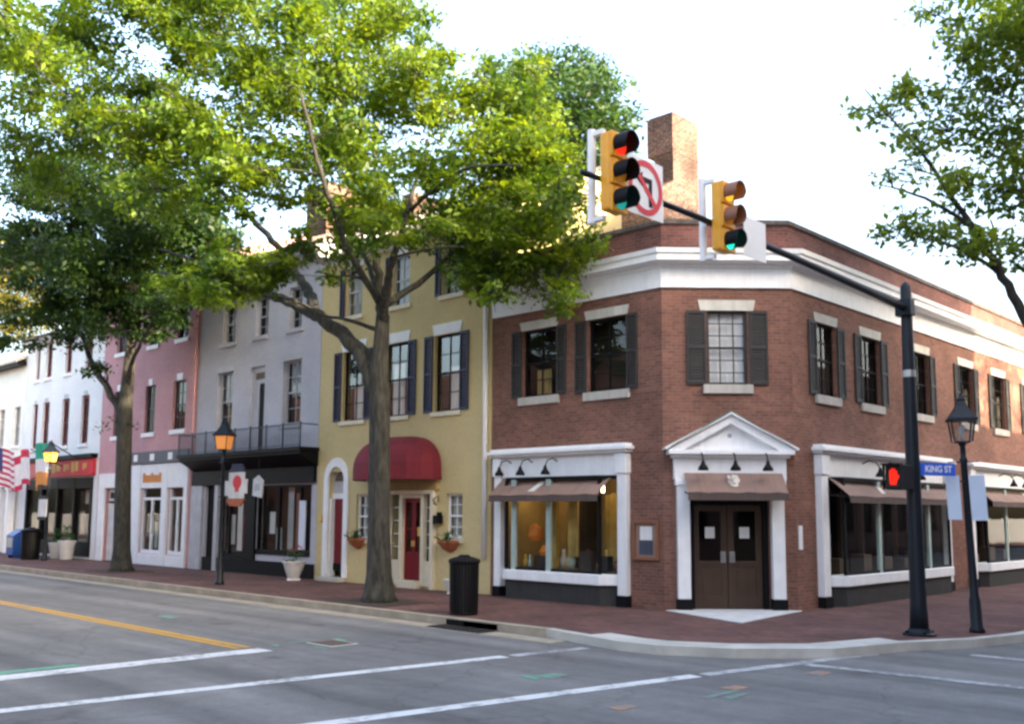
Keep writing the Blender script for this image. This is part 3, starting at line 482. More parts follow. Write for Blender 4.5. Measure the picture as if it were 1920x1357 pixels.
MB().face([(BL0, .2, 4.1), (0, .2, 4.1), (1.8, 2, 4.1), (1.8, 26, 4.1), (BL0, 14, 4.1)]).build('floor_slab', 'interior_dark', B)
sl, ln = (.20, 'sill_stone'), (.22, 'stone', .03, .06)
window(FL, B, *lw[0], frame='black_paint', shut=[(-4.52, -4.20), (-3.04, -2.74)], sill=sl, lintel=ln, curtain=[(-3.9, -3.45, 4.8, 5.5, 'interior_warm')])
window(FL, B, *lw[1], frame='black_paint', shut=[(-2.46, -2.12), (-.95, -.65)], sill=sl, lintel=ln)
window(FC, B, .98, 1.86, 4.80, 6.42, rec=.05, shut=[(.53, .95), (1.90, 2.30)], sill=sl, lintel=(.24, 'stone', .14, .05), cols=3, rows=6, glassm='bright_glass', curtain=[(.98, 1.86, 4.82, 6.40, 'blind_reflection_white')])  # white sheet behind the glass stands in for the reflected sky
for a, b in rw: window(FR, B, a, b, *rwz, frame='black_paint', shut=[(a - .38, a - .02), (b + .02, b + .38)], sill=sl, lintel=ln, curtain=[(a + .02, a + .2, rwz[0], rwz[1], 'curtain')] if a > 8 else None)
storefront(FL, B, -4.72, -1.16, [(-4.98, -4.76)], [(-1.14, -.90)], emb=-3.3, lamps=(-4.45, -3.75, -2.95), posts=(-4.12, -3.0))
storefront(FR, B, 3.24, 10.05, [(2.90, 3.20)], [(10.08, 10.34)], emb=5.3, lamps=(5.1, 6.3, 7.5), posts=(5.35, 8.3))
storefront(FR, B, 12.24, 19.15, [(11.92, 12.20)], [(19.2, 19.45)], emb=16.0, lamps=(14.5, 15.6, 16.8), posts=(14.2, 17.0))
shop_room(FL, B, -4.78, -1.04, .05, 2.84, 1.6, 'interior_warm'); shop_room(FR, B, 3.24, 10.08, .05, 2.84, 3.2, 'interior_dark'); shop_room(FR, B, 12.24, 19.18, .05, 2.84, 3.2, 'interior_dark')
sb = MB().box(FL, -3.95, -3.9, -.9, -.85, 2.6, 2.7)
for u in (-4.2, -2.2): sb.box(FL, u - .08, u + .08, -.62, -.46, 2.5, 2.66)
sb.build('shop_light', 'shop_bulb', B)
dp = MB().box(FL, -2.55, -1.75, -1.3, -1.2, .9, 2.5).box(FL, -3.62, -3.42, -.5, -.4, .7, 2.4).box(FL, -3.05, -2.75, -.45, -.4, 1.0, 2.6).box(FL, -4.45, -4.3, .0, .05, .7, 2.7)
dp.build('display_panel', 'display_yellow', B)
dk = MB().box(FL, -1.30, -1.06, -.7, -.04, .1, 2.8).box(FL, -3.4, -3.05, -1.5, -.9, .3, 2.8).box(FL, -2.45, -2.1, -.3, -.1, .3, 1.15).box(FL, -1.95, -1.7, -.4, -.2, .3, 1.05).box(FL, -3.95, -3.6, -.5, -.2, .3, 1.0)  # first box added only to darken the canted right-hand pane
dk.build('display_stand', 'interior_dark', B)
MB().lathe(FL(-4.0, -.3, 1.35), [(.12, 0), (.2, .12), (.16, .3), (.05, .4)], 10).lathe(FL(-3.75, -.35, 1.0), [(.1, 0), (.14, .1), (.05, .25)], 10).build('display_goods', 'orange', B)
rn = random.Random(4)
for k in range(16):
    u = -4.4 + k * .19; n = -.25 - rn.random() * .5; r = .05 + .05 * rn.random(); h = .15 + .35 * rn.random()
    MB().lathe(FL(u, n, .72), [(r, 0), (r * 1.2, h * .4), (r * .5, h * .7), (r * .55, h)], 10).build('display_goods', ('gold', 'pane_green', 'terracotta', 'interior_floor', 'dark_red', 'curtain')[k % 6], B, smooth=True)
MB().box(FL, -4.6, -1.4, -.85, -.2, .60, .715).build('display_shelf', 'interior_floor', B)
dg = MB()
for u in (3.9, 4.9, 6.2, 7.4, 8.6, 9.5, 12.9, 13.6, 15.0, 16.2): dg.box(FR, u - .22, u + .22, -.7, -.35, .3, 1.2 + .35 * math.sin(u * 5)).box(FR, u - .05, u + .05, -1.1, -1.0, .3, 2.6)
dg.build('display_stand', 'interior_floor', B)
# doorway on the chamfer
ds = MB()
for a, b in ((.26, .53), (2.27, 2.54)): ds.box(FC, a, b, -.04, .16, .24, 2.66).box(FC, a - .04, b + .04, -.03, .20, 2.62, 2.74)
ds.box(FC, .20, 2.60, -.03, .17, 2.74, 3.20).box(FC, .14, 2.66, -.02, .26, 3.20, 3.27).box(FC, .06, 2.74, -.01, .36, 3.27, 3.36)
dsr = ds.build('door_surround', 'white_trim', B, bevel=.008)
pe = MB().prism(FC, [(.22, 3.362), (2.58, 3.362), (1.40, 4.02)], -.02, .15)
for sgn in (1, -1):
    e = 1.40 - sgn * 1.38
    pe.prism(FC, [(e, 3.362), (e + sgn * .36, 3.362), (1.40, 3.93), (1.40, 4.12)], .0, .30 if sgn > 0 else .302)
    pe.prism(FC, [(e - sgn * .05, 3.40), (e - sgn * .03, 3.362), (1.40, 4.125), (1.40, 4.17)], -.01, .37 if sgn > 0 else .372)
pe.build('pediment', 'white_trim', dsr); MB().prism(FC, [(1.40 + .05 * math.cos(t * math.pi / 5), 3.68 + .05 * math.sin(t * math.pi / 5)) for t in range(10)], .15, .16).build('rosette', 'grey_trim', dsr)
for a, b in ((.24, .55), (2.25, 2.56)): MB().box(FC, a, b, -.03, .19, 0, .235).build('column_base', 'black_paint', dsr)
MB().prism(FC, [(.10, 3.425), (1.40, 4.172), (2.70, 3.425), (2.70, 3.44), (1.40, 4.195), (.10, 3.44)], -.01, .375).build('flashing', 'copper_green', dsr)
fr = MB().box(FC, .56, .66, -.34, -.1, 0, 2.6).box(FC, 2.15, 2.25, -.34, -.1, 0, 2.6).box(FC, .66, 2.15, -.34, -.1, 2.22, 2.6)
fr.build('door_frame', 'black_paint', B)
for k, (a, b) in enumerate(((.665, 1.395), (1.41, 2.145))):
    d = MB(); n0, n1 = -.30, -.25
    d.box(FC, a, a + .13, n0, n1, .02, 2.21).box(FC, b - .13, b, n0, n1, .02, 2.21).box(FC, a + .13, b - .13, n0, n1, .02, .28).box(FC, a + .13, b - .13, n0, n1, 2.08, 2.21).box(FC, a + .13, b - .13, n0, n1, .92, 1.02).box(FC, a + .13, b - .13, n0 + .01, n1 - .02, .28, .92)
    d.box(FC, a + .20, b - .20, n0 + .02, n1 - .008, .36, .84)
    dd = d.build('door', 'brown_door', B)
    MB().face([FC(a + .12, -.275, 1.01), FC(b - .12, -.275, 1.01), FC(b - .12, -.275, 2.09), FC(a + .12, -.275, 2.09)]).build('pane', 'window_glass', dd, recalc=False)
    MB().box(FC, a + .26, b - .26, -.272, -.268, 1.50, 1.74).build('notice', 'paper', dd)
    hu = b - .09 if k == 0 else a + .09
    MB().box(FC, hu - .055, hu + .055, -.249, -.235, .98, 1.22).tube([FC(hu, -.20, 1.0), FC(hu, -.17, 1.04), FC(hu, -.17, 1.16), FC(hu, -.20, 1.2)], .012, 6).build('handle', 'steel', dd)
aw = awning(FC, B, .40, 2.50, .18, .62, 2.88, 2.46, .16)
em = MB(); ec = lambda du, t: FC(1.42 + du, .18 + .44 * t + .018, 2.88 - .42 * t + .006)
ring = [(math.cos(a) * .13, .45 + math.sin(a) * .26, math.cos(a) * .07, .45 + math.sin(a) * .14) for a in [R(50 + i * 20) for i in range(14)]]
for p, q in zip(ring[:-1], ring[1:]): em.face([ec(p[0], p[1]), ec(q[0], q[1]), ec(q[2], q[3]), ec(p[2], p[3])])
em.face([ec(-.02, .1), ec(.1, .12), ec(.13, .4), ec(.06, .6), ec(-.02, .5)]).face([ec(-.12, .15), ec(-.06, .12), ec(-.03, .5), ec(-.09, .7)]); em.build('emblem', 'emblem', aw)
for u in (.74, 1.42, 2.10): gooseneck(FC, B, u, .17, 3.24, out=.38)
MB().face([FC(.55, -.3, .003), FC(2.27, -.3, .003), FC(2.27, .0, .003), FC(.55, .0, .003)]).build('threshold', 'pale_step', B)
MB().slab([(.12, -.14), (.30, .28), (1.72, 1.70), (2.14, 1.9), (2.30, .4), (2.5, -1.1), (1.1, -.55)], .0, .022).build('door_step', 'pale_step', B, bevel=.008)
MB().box(FR, 2.07, 2.22, 0.0, .03, 1.27, 1.78).build('number_plate', 'sign_white', B, bevel=.004)
t = thing('menu_board', 'wood framed display case with pale notice on brick beside the corner doorway', 'notice board', FL(-.46, 0, 1.03))
MB().box(FL, -.80, -.74, .004, .07, 1.03, 1.87).box(FL, -.18, -.12, .004, .07, 1.03, 1.87).box(FL, -.74, -.18, .004, .07, 1.03, 1.09).box(FL, -.74, -.18, .004, .07, 1.81, 1.87).build('frame', 'wood_frame', t)
MB().box(FL, -.74, -.18, .004, .02, 1.09, 1.81).build('backing', 'awning_brown', t); MB().box(FL, -.62, -.30, .021, .026, 1.45, 1.74).build('notice', 'paper', t); MB().box(FL, -.64, -.28, .021, .027, 1.14, 1.44).build('picture', 'slate', t)

# ---- rowhouse shell: gabled box behind each facade
def house(name, label, loc_u, u0, u1, eave, ridge, dep, wallm, holes, roofm='roof_shingle', overhang=.25, side=True):
    h = thing(name, label, 'building', (loc_u, 0, 0))
    mb = MB().wall(FL, u0, u1, -.15, eave, holes, .22)
    d2 = dep / 2
    for u in (u0, u1): mb.face([(u, 0, -.15), (u, dep, -.15), (u, dep, eave), (u, d2, ridge), (u, 0, eave)])
    mb.face([(u0, dep, -.15), (u1, dep, -.15), (u1, dep, eave), (u0, dep, eave)])
    mb.build('wall', wallm, h)
    s = (ridge - eave) / d2
    r = MB()
    for sg in (1, -1):
        y0 = -overhang if sg > 0 else dep + overhang
        z0 = eave - overhang * s + .02
        i = len(r.v); r.v += [(u0, y0, z0), (u1, y0, z0), (u1, d2, ridge + .02), (u0, d2, ridge + .02), (u0, y0, z0 + .12), (u1, y0, z0 + .12), (u1, d2, ridge + .14), (u0, d2, ridge + .14)]
        r.f += [tuple(i + k for k in q) for q in ((0, 1, 2, 3), (4, 5, 6, 7), (0, 1, 5, 4), (0, 3, 7, 4), (1, 2, 6, 5))]; r.m += [0] * 5
    rr = r.build('roof', roofm, h)
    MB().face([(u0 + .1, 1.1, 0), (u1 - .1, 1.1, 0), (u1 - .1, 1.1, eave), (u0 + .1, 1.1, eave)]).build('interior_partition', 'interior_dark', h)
    return h, rr
# ---- yellow house
y2 = [(-11.60, -10.55), (-9.60, -8.58), (-7.46, -6.46)]; y3 = [(-11.55, -10.75), (-9.36, -8.58), (-7.20, -6.40)]
Y, yr = house('yellow_house', 'yellow painted house with navy shutters and a domed red awning', -9.0, -12.76, -5.26, 9.72, 12.3, 10, 'yellow_wall',
              [(a, b, 4.68, 6.76) for a, b in y2] + [(a, b, 7.83, 9.30) for a, b in y3] + [(-12.14, -11.36, .12, 3.2), (-10.80, -10.22, 1.26, 2.52), (-6.92, -6.30, 1.36, 2.50), (-9.12, -7.42, .06, 2.50)])
yb = (.13, 'cream_trim')
yc = [[(-11.3, -10.9, 4.7, 5.7, 'blind_reflection_white')], [(-9.5, -9.0, 4.7, 6.2, 'blind_reflection_white')], [(-7.1, -6.6, 4.7, 5.9, 'blind_reflection_white')]]  # pale sheets stand in for bright reflections in these panes
for k, (a, b) in enumerate(y2): window(FL, Y, a, b, 4.68, 6.76, frame='black_paint', rows=4, cols=2, shut=[(a - .40, a - .06), (b + .03, b + .36)], shut_mat='navy', sill=yb, lintel=(.30, 'white_trim', .02, .08), curtain=yc[k], glassm='bright_glass')
for k, (a, b) in enumerate(y3): window(FL, Y, a, b, 7.83, 9.30, frame='grey_trim', rows=4, cols=2, shut=[(a - .26, a - .03)], shut_mat='navy', sill=yb, lintel=(.26, 'white_trim', .02, .06), curtain=[(a + .05, b - .05, 7.85, 9.2, 'curtain')])
window(FL, Y, -10.80, -10.22, 1.26, 2.52, frame='white_trim', rows=4, cols=2, sill=yb, curtain=[(-10.75, -10.27, 1.3, 2.5, 'curtain')]); window(FL, Y, -6.92, -6.30, 1.36, 2.50, frame='white_trim', rows=4, cols=2, sill=yb, curtain=[(-6.9, -6.6, 1.4, 2.5, 'curtain')])
MB().box(FL, -12.74, -5.28, .002, .12, 9.52, 9.70).box(FL, -12.74, -5.28, .002, .2, 9.70, 9.76).build('eaves_board', 'white_trim', Y)
MB().tube([FL(-5.42, .07, .9), FL(-5.42, .07, 9.6)], .065, 8).build('downspout', 'white_trim', Y, smooth=True)
# arched entry
ar = MB(); uc, hw, zs = -11.75, .39, 2.95
arc = [(uc + hw * math.cos(R(a)), zs + hw * math.sin(R(a))) for a in range(0, 181, 15)]; arc_o = [(uc + .60 * math.cos(R(a)), zs + .66 * math.sin(R(a))) for a in range(0, 181, 15)]
for i in range(len(arc) - 1): ar.prism(FL, [arc[i], arc_o[i], arc_o[i + 1], arc[i + 1]], .003, .06)
ar.box(FL, uc - .60, uc - hw, .003, .06, .12, zs).box(FL, uc + hw, uc + .60, .003, .06, .12, zs).box(FL, uc - hw, uc + hw, -.20, -.12, 2.40, 2.56)
en = ar.build('entry_surround', 'white_trim', Y)
MB().prism(FL, [(uc - .30, 2.92), (uc + .30, 2.92)] + [(uc + .30 * math.cos(R(a)), 2.92 + .28 * math.sin(R(a))) for a in range(15, 180, 15)], -.17, -.14).build('fanlight', 'interior_floor', en)
MB().box(FL, uc - .39, uc + .39, -.19, -.15, 2.56, 3.2).build('fanlight_panel', 'grey_trim', en)
MB().box(FL, uc - .385, uc - .30, -.20, -.02, .12, 2.4).build('reveal', 'white_trim', en)
dd = MB().box(FL, uc - .30, uc + .385, -.205, -.16, .30, 2.40).box(FL, uc - .2, uc + .28, -.16, -.145, .5, 1.2).box(FL, uc - .2, uc + .28, -.16, -.145, 1.35, 2.2).build('door', 'red_door', Y)
MB().box(FL, uc - .3, uc + .385, -.155, -.142, .30, .5).build('kick_plate', 'black_paint', dd); MB().lathe(FL(uc + .3, -.12, 1.2), [(.01, -.03), (.03, 0), (.01, .03)], 8).build('handle', 'gold', dd)
MB().box(FL, -12.3, -11.2, -.2, .30, 0, .12).build('door_step', 'concrete', Y, bevel=.01)
# domed awning
dm = MB(); ac, aw_, ad, zb, zt = -8.72, 1.62, 1.02, 2.88, 4.08; N1, N2 = 20, 8; zr = 3.18
for i in range(N1):
    for j in range(N2):
        q = []
        for (a, b) in ((i, j), (i + 1, j), (i + 1, j + 1), (i, j + 1)):
            th = math.pi * a / N1; ph = math.pi / 2 * b / N2
            q.append(FL(ac - aw_ * math.cos(th) * (math.cos(ph) ** .6 if b < N2 else 0), .02 + ad * math.sin(th) ** .7 * (math.cos(ph) ** .7 if b < N2 else 0) , zr + (zt - zr) * math.sin(ph)))
        dm.face(q)
    th0, th1 = math.pi * i / N1, math.pi * (i + 1) / N1
    dm.face([FL(ac - aw_ * math.cos(t), .02 + ad * math.sin(t) ** .7, z) for t, z in ((th0, zb), (th1, zb), (th1, zr), (th0, zr))])
dma = dm.build('awning', 'awning_red', Y, smooth=True)
fr = MB()
for i in range(0, N1 + 1, 4):
    th = math.pi * i / N1; fr.tube([FL(ac - aw_ * math.cos(th), .01 + ad * math.sin(th) ** .7, zb + .01), FL(ac - aw_ * .96 * math.cos(th), .01 + ad * .96 * math.sin(th) ** .7, zr)], .012, 6)
fr.build('awning_frame', 'iron', dma)
es = MB().box(FL, -9.25, -9.12, -.05, .14, .0, 2.50).box(FL, -7.42, -7.29, -.05, .14, .0, 2.50).box(FL, -9.25, -7.29, -.04, .16, 2.50, 2.60).box(FL, -8.78, -8.66, -.10, .06, .06, 2.5).box(FL, -7.88, -7.76, -.10, .06, .06, 2.5).box(FL, -9.12, -8.78, -.10, .04, .06, .72).box(FL, -7.76, -7.42, -.10, .04, .06, .72).box(FL, -8.66, -7.88, -.10, .04, 2.40, 2.5).box(FL, -8.66, -7.88, -.02, .22, .0, .20)
es = es.build('entry_surround', 'cream_trim', Y, bevel=.008)
MB().box(FL, -9.3, -7.2, .004, .10, 2.602, 2.88).build('fascia', 'tan', Y)
for a, b in ((-9.12, -8.78), (-7.76, -7.42)):
    w = MB()
    for k in range(1, 5): w.box(FL, a, b, -.08, -.05, .72 + k * .356 - .012, .72 + k * .356 + .012)
    w = w.build('sidelight', 'white_trim', Y); MB().face([FL(a, -.07, .72), FL(b, -.07, .72), FL(b, -.07, 2.5), FL(a, -.07, 2.5)]).build('pane', 'window_glass', w, recalc=False)
for a, b in ((-8.655, -8.275), (-8.265, -7.885)):
    d = MB().box(FL, a, a + .07, -.1, -.05, .21, 2.39).box(FL, b - .07, b, -.1, -.05, .21, 2.39).box(FL, a + .07, b - .07, -.1, -.05, .21, .95).box(FL, a + .07, b - .07, -.1, -.05, 2.28, 2.39).box(FL, a + .07, b - .07, -.09, -.06, 1.55, 1.6).build('door', 'red_door', Y)
    MB().face([FL(a + .06, -.075, .9), FL(b - .06, -.075, .9), FL(b - .06, -.075, 2.3), FL(a + .06, -.075, 2.3)]).build('pane', 'window_glass', d, recalc=False)
    MB().box(FL, b - .05 if a < -8.3 else a + .02, b - .02 if a < -8.3 else a + .05, -.049, -.02, 1.1, 1.25).build('handle', 'gold', d)
MB().box(FL, -8.12, -7.98, -.06, -.055, 1.38, 1.62).build('notice', 'gold', d)
MB().box(FL, -7.22, -7.02, .02, .20, 1.72, 1.94).box(FL, -7.16, -7.08, -.01, .12, 1.94, 2.02).build('wall_lamp', 'black_paint', Y)
MB().tube([FL(-7.3, .03, 2.2), FL(-7.22, .2, 2.35), FL(-7.12, .1, 2.45), FL(-7.2, .03, 2.3)], .014, 6).build('bracket', 'iron', Y)
MB().box(FL, -12.6, -12.45, .004, .05, 1.72, 1.92).build('number_plate', 'gold', Y)

# ---- grey house
g3 = [(-18.75, -17.9), (-16.62, -15.82), (-14.62, -13.85)]; g2 = [(-18.98, -17.95), (-16.82, -15.92), (-14.85, -13.80)]
G, gr = house('grey_house', 'pale grey house with an iron balcony above a black shopfront', -16.5, -20.4, -12.78, 10.5, 12.6, 10, 'grey_wall',
              [(a, b, 7.84, 9.2) for a, b in g3] + [(g2[0][0], g2[0][1], 4.78, 6.82), (g2[1][0], g2[1][1], 3.97, 6.82), (g2[2][0], g2[2][1], 4.78, 6.82), (-19.5, -18.72, .0, 3.5), (-18.45, -16.75, .55, 3.35), (-16.1, -13.05, .75, 2.85)], overhang=.45)
for k, (a, b) in enumerate(g3): window(FL, G, a, b, 7.84, 9.2, frame='grey_trim', rec=.14, rows=4, cols=2, sill=(.14, 'grey_trim'), curtain=[(a + .3, b - .05, 7.85, 9.1, 'blind_reflection_white')])
for k in (0, 2):
    a, b = g2[k]; window(FL, G, a, b, 4.78, 6.82, frame='grey_trim', rec=.16, rows=4, cols=2, sill=(.14, 'grey_trim'), lintel=(.2, 'grey_trim', .06, 0), curtain=[(a + .05, b - .05, 5.85, 6.8, 'grey_trim'), (a + .4, b - .05, 4.8, 5.6, 'interior_warm' if k == 0 else 'wood_frame')])
a, b = g2[1]
d = MB().box(FL, a, b, -.2, -.1, 6.25, 6.82).box(FL, a, a + .42, -.16, -.1, 3.97, 6.25).box(FL, b - .06, b, -.16, -.1, 3.97, 6.25).build('balcony_door', 'grey_trim', G)
MB().box(FL, a + .42, b - .06, -.16, -.13, 3.98, 6.24).build('pane', 'black_paint', d); MB().box(FL, a + .2, b - .1, -.1, -.09, 6.4, 6.62).build('transom', 'interior_floor', d)
bl = MB().box(FL, -20.36, -12.7, .004, .72, 3.84, 3.96).build('balcony', 'black_paint', G)
rl = MB().tube([FL(-20.3, .68, 4.66), FL(-12.75, .68, 4.66)], .022, 6).tube([FL(-20.3, .68, 4.02), FL(-12.75, .68, 4.02)], .016, 6).tube([FL(-20.3, .05, 4.66), FL(-20.3, .68, 4.66)], .02, 6).tube([FL(-12.75, .05, 4.66), FL(-12.75, .68, 4.66)], .02, 6)
for i in range(69):
    u = -20.3 + i * 7.55 / 68; rl.box(FL, u - .008, u + .008, .672, .688, 3.96, 4.65)
for i in range(9):
    u = -20.3 + i * 7.55 / 8; rl.box(FL, u - .022, u + .022, .66, .70, 3.96, 4.72)
rl.build('railing', 'slate', bl)
MB().prism(lambda u, n, z: FL(n, u, z), [(.004, 3.40), (.06, 3.40), (.66, 3.75), (.66, 3.84), (.004, 3.84)], -20.3, -12.74).build('balcony_soffit', 'black_paint', bl)
MB().box(FL, -20.3, -12.8, .003, .12, 2.9, 3.39).build('fascia', 'black_paint', G)
MB().box(FL, -20.38, -19.6, .003, .10, 0, 2.9).box(FL, -18.72, -18.5, .003, .1, 0, 2.9).build('pier', 'grey_trim', G)
MB().box(FL, -19.5, -18.72, -.2, -.1, 0, 3.35).build('door', 'black_paint', G)
for (a, b, z0, z1, ps) in ((-18.45, -16.75, .55, 3.35, (-17.9,)), (-16.1, -13.05, .75, 2.85, (-14.9, -13.7))):
    s = MB().box(FL, a, a + .07, -.14, -.02, z0, z1).box(FL, b - .07, b, -.14, -.02, z0, z1).box(FL, a, b, -.13, .04, z0 - .1, z0 + .05).box(FL, a, b, -.13, -.02, z1 - .07, z1)
    for p_ in ps: s.box(FL, p_ - .03, p_ + .03, -.12, -.03, z0, z1)
    s = s.build('shop_window', 'black_paint', G)
    MB().face([FL(a, -.09, z0), FL(b, -.09, z0), FL(b, -.09, z1), FL(a, -.09, z1)]).build('pane', 'shop_glass', s, recalc=False)
MB().box(FL, -19.5, -12.8, .004, .06, 0, .44).box(FL, -16.74, -16.12, .004, .09, .44, 2.9).build('shopfront', 'black_paint', G)
for (a, b, z0, z1, mt) in ((-18.3, -17.95, .9, 1.9, 'planter_white'), (-17.8, -17.5, .7, 2.3, 'paper'), (-17.42, -17.3, .8, 1.9, 'sign_red'), (-17.1, -16.8, 1.5, 2.1, 'poster_teal'), (-17.12, -16.78, .95, 1.45, 'poster_pink'), (-17.2, -16.8, 2.15, 2.6, 'poster_salmon'), (-15.8, -15.5, 1.3, 2.0, 'paper'), (-15.4, -15.1, .8, 1.5, 'pane_green'), (-14.75, -14.45, .8, 2.8, 'grey_trim'), (-14.3, -14.1, .8, 2.6, 'wood_frame'), (-14.0, -13.75, .8, 1.6, 'dark_red')): MB().box(FL, a, b, -.32, -.30, z0, z1).build('display_card', mt, G)
MB().box(FL, -13.62, -13.30, .006, .05, .85, 2.35).build('poster', 'panel_blue', G)
MB().box(FW, -16.2, -15.0, 1.6, 4.2, 10.6, 13.3).box(FW, -16.28, -14.92, 1.52, 4.28, 12.9, 13.1).build('chimney', 'chimney_brick', gr); MB().box(FW, -13.4, -12.82, 3.6, 5.6, 11.3, 12.9).build('chimney', 'chimney_brick', gr)
MB().box(FL, -20.36, -12.8, .002, .3, 10.1, 10.3).box(FL, -20.36, -12.8, .002, .18, 9.9, 10.1).build('eaves_board', 'grey_trim', G)

# ---- pink house
p3 = [(-27.3, -26.5), (-24.42, -23.62), (-22.12, -21.28)]; p2 = [(-27.3, -26.5), (-24.52, -23.66), (-22.24, -21.25)]
P, pr = house('pink_house', 'pink painted brick house with white stone sills above a white shopfront', -24.4, -28.42, -20.44, 11.2, 13.2, 10, 'pink_wall',
              [(a, b, 8.42, 9.85) for a, b in p3] + [(a, b, 5.0, 6.84) for a, b in p2] + [(-27.6, -26.4, 0, 2.9), (-24.38, -22.66, .42, 2.85), (-22.2, -20.98, .42, 2.85)])
for a, b in p3: window(FL, P, a, b, 8.42, 9.85, frame='slate', rows=4, cols=2, sill=(.17, 'white_trim'), lintel=(.2, 'pink_wall', .02, .02))
for a, b in p2: window(FL, P, a, b, 5.0, 6.84, frame='slate', rows=4, cols=2, sill=(.17, 'white_trim'), lintel=(.26, 'white_trim', -.28, .02), curtain=[(a + .05, b - .05, 6.0, 6.8, 'pane_green')] if a > -23 else None)
sf = MB().box(FL, -25.3, -24.4, .003, .10, .0, 3.78).box(FL, -22.64, -22.22, .003, .10, 0, 3.78).box(FL, -20.96, -20.7, .003, .10, 0, 3.78).box(FL, -24.4, -22.64, .003, .08, 2.87, 3.78).box(FL, -22.22, -20.96, .003, .08, 2.87, 3.78).box(FL, -24.4, -22.64, -.05, .08, .0, .40).box(FL, -22.22, -20.96, -.05, .08, .0, .40).box(FL, -28.2, -27.62, .003, .08, 0, 3.5).box(FL, -26.38, -25.32, .003, .08, 0, 3.5).box(FL, -27.62, -26.38, .003, .08, 2.92, 3.5)
sf.build('shopfront', 'white_trim', P, bevel=.008)
fa = MB().box(FL, -25.3, -20.6, .004, .16, 3.80, 4.25).build('fascia', 'slate', P)
for u, w in ((-24.9, .32), (-23.55, .36), (-22.1, .34), ): MB().box(FL, u, u + w, .161, .17, 3.90, 4.16).build('letter', 'sign_white', fa)
lt = MB()
for i in range(7): lt.box(FL, -24.2 + i * .22, -24.03 + i * .22, .081, .10, 3.08, 3.08 + (.28 if i % 3 else .36))
lt.build('lettering', 'flag_orange', P)
for (a, b, u) in ((-24.38, -22.66, -23.6), (-22.2, -20.98, -21.6)):
    w = MB().box(FL, a, a + .09, -.12, -.02, .42, 2.85).box(FL, b - .09, b, -.12, -.02, .42, 2.85).box(FL, a + .09, b - .09, -.12, -.02, 2.42, 2.52).box(FL, a + .09, b - .09, -.12, -.02, .42, .55).box(FL, u - .05, u + .05, -.11, -.03, .55, 2.42).build('shop_window', 'white_trim', P)
    MB().face([FL(a, -.08, .45), FL(b, -.08, .45), FL(b, -.08, 2.85), FL(a, -.08, 2.85)]).build('pane', 'shop_glass', w, recalc=False)
for (a, b, z0, z1, mt) in ((-24.0, -23.8, .6, 1.6, 'pane_green'), (-23.4, -23.1, .6, 1.3, 'gold'), (-21.95, -21.7, .7, 1.9, 'poster_teal'), (-21.5, -21.2, 1.3, 2.1, 'panel_blue')): MB().box(FL, a, b, -.42, -.40, z0, z1).build('display_card', mt, P)
d = MB().box(FL, -27.55, -26.42, -.18, -.1, .02, 2.3).box(FL, -27.55, -26.42, -.18, -.12, 2.4, 2.9).build('door', 'curtain', P); MB().box(FL, -27.4, -26.6, -.11, -.09, 2.5, 2.75).build('transom', 'black_paint', d)
MB().tube([FL(-20.5, .07, .1), FL(-20.5, .07, 11)], .06, 8).build('downspout', 'pink_wall', P)

# ---- white house
w3 = [(-36.1, -35.6), (-34.85, -34.15), (-32.6, -31.9), (-30.4, -29.7)]; w2 = [(-36.1, -35.5), (-34.9, -34.1), (-32.65, -31.85), (-30.55, -29.75)]
W, wr = house('white_house', 'white painted brick house with dark red window frames and flags', -33, -37.2, -28.46, 10.1, 12, 10, 'white_wall', [(a, b, 8.1, 9.75) for a, b in w3] + [(a, b, 4.85, 6.95) for a, b in w2] + [(-36.2, -28.9, 0.1, 3.3)], overhang=.35)
for a, b in w3: window(FL, W, a, b, 8.1, 9.75, frame='dark_red', rows=4, cols=2, wfr=.12, sill=(.15, 'white_trim'), curtain=[(a + .3, b - .02, 8.1, 9.7, 'dark_red')])
for a, b in w2: window(FL, W, a, b, 4.85, 6.95, frame='dark_red', rows=4, cols=2, wfr=.12, sill=(.15, 'white_trim'), curtain=[(a + .35, b - .02, 4.9, 6.9, 'dark_red')], lintel=(.2, 'grey_trim', -.2, 0))
MB().box(FL, -36.4, -28.6, .003, .28, 4.20, 4.38).build('shop_cornice', 'black_paint', W)
fa = MB().box(FL, -36.3, -28.7, .003, .14, 3.48, 4.19).build('fascia', 'sign_red', W)
lt = MB()
for u, w, z0, z1 in ((-33.0, .9, 3.65, 4.05), (-31.7, .5, 3.7, 4.0), (-30.9, .7, 3.62, 4.08), (-29.7, .35, 3.72, 4.0)): lt.box(FL, u, u + w * .4, .141, .15, z0, z1).box(FL, u + w * .55, u + w, .141, .15, z0 + .06, z1)
lt.build('lettering', 'gold', fa)
s = MB()
for u in (-36.2, -34.4, -32.6, -30.8, -29.05): s.box(FL, u, u + .16, -.12, .06, .1, 3.4)
s.box(FL, -36.2, -28.9, -.1, .05, .1, .7).box(FL, -36.2, -28.9, -.1, .05, 2.95, 3.4); s = s.build('shopfront', 'black_paint', W)
MB().face([FL(-36.2, -.08, .6), FL(-28.9, -.08, .6), FL(-28.9, -.08, 3.3), FL(-36.2, -.08, 3.3)]).build('pane', 'shop_glass', s, recalc=False)
for (a, b, z0, z1, mt) in ((-31.9, -31.6, 2.3, 2.9, 'curtain'), (-30.5, -30.2, 2.3, 2.9, 'curtain'), (-30.9, -30.5, 1.0, 2.0, 'awning_brown'), (-29.8, -29.2, .8, 2.6, 'interior_mid')): MB().box(FL, a, b, -.4, -.38, z0, z1).build('display_card', mt, W)
MB().box(FL, -37.1, -28.6, .002, .25, 9.85, 10.02).build('eaves_board', 'white_trim', W)
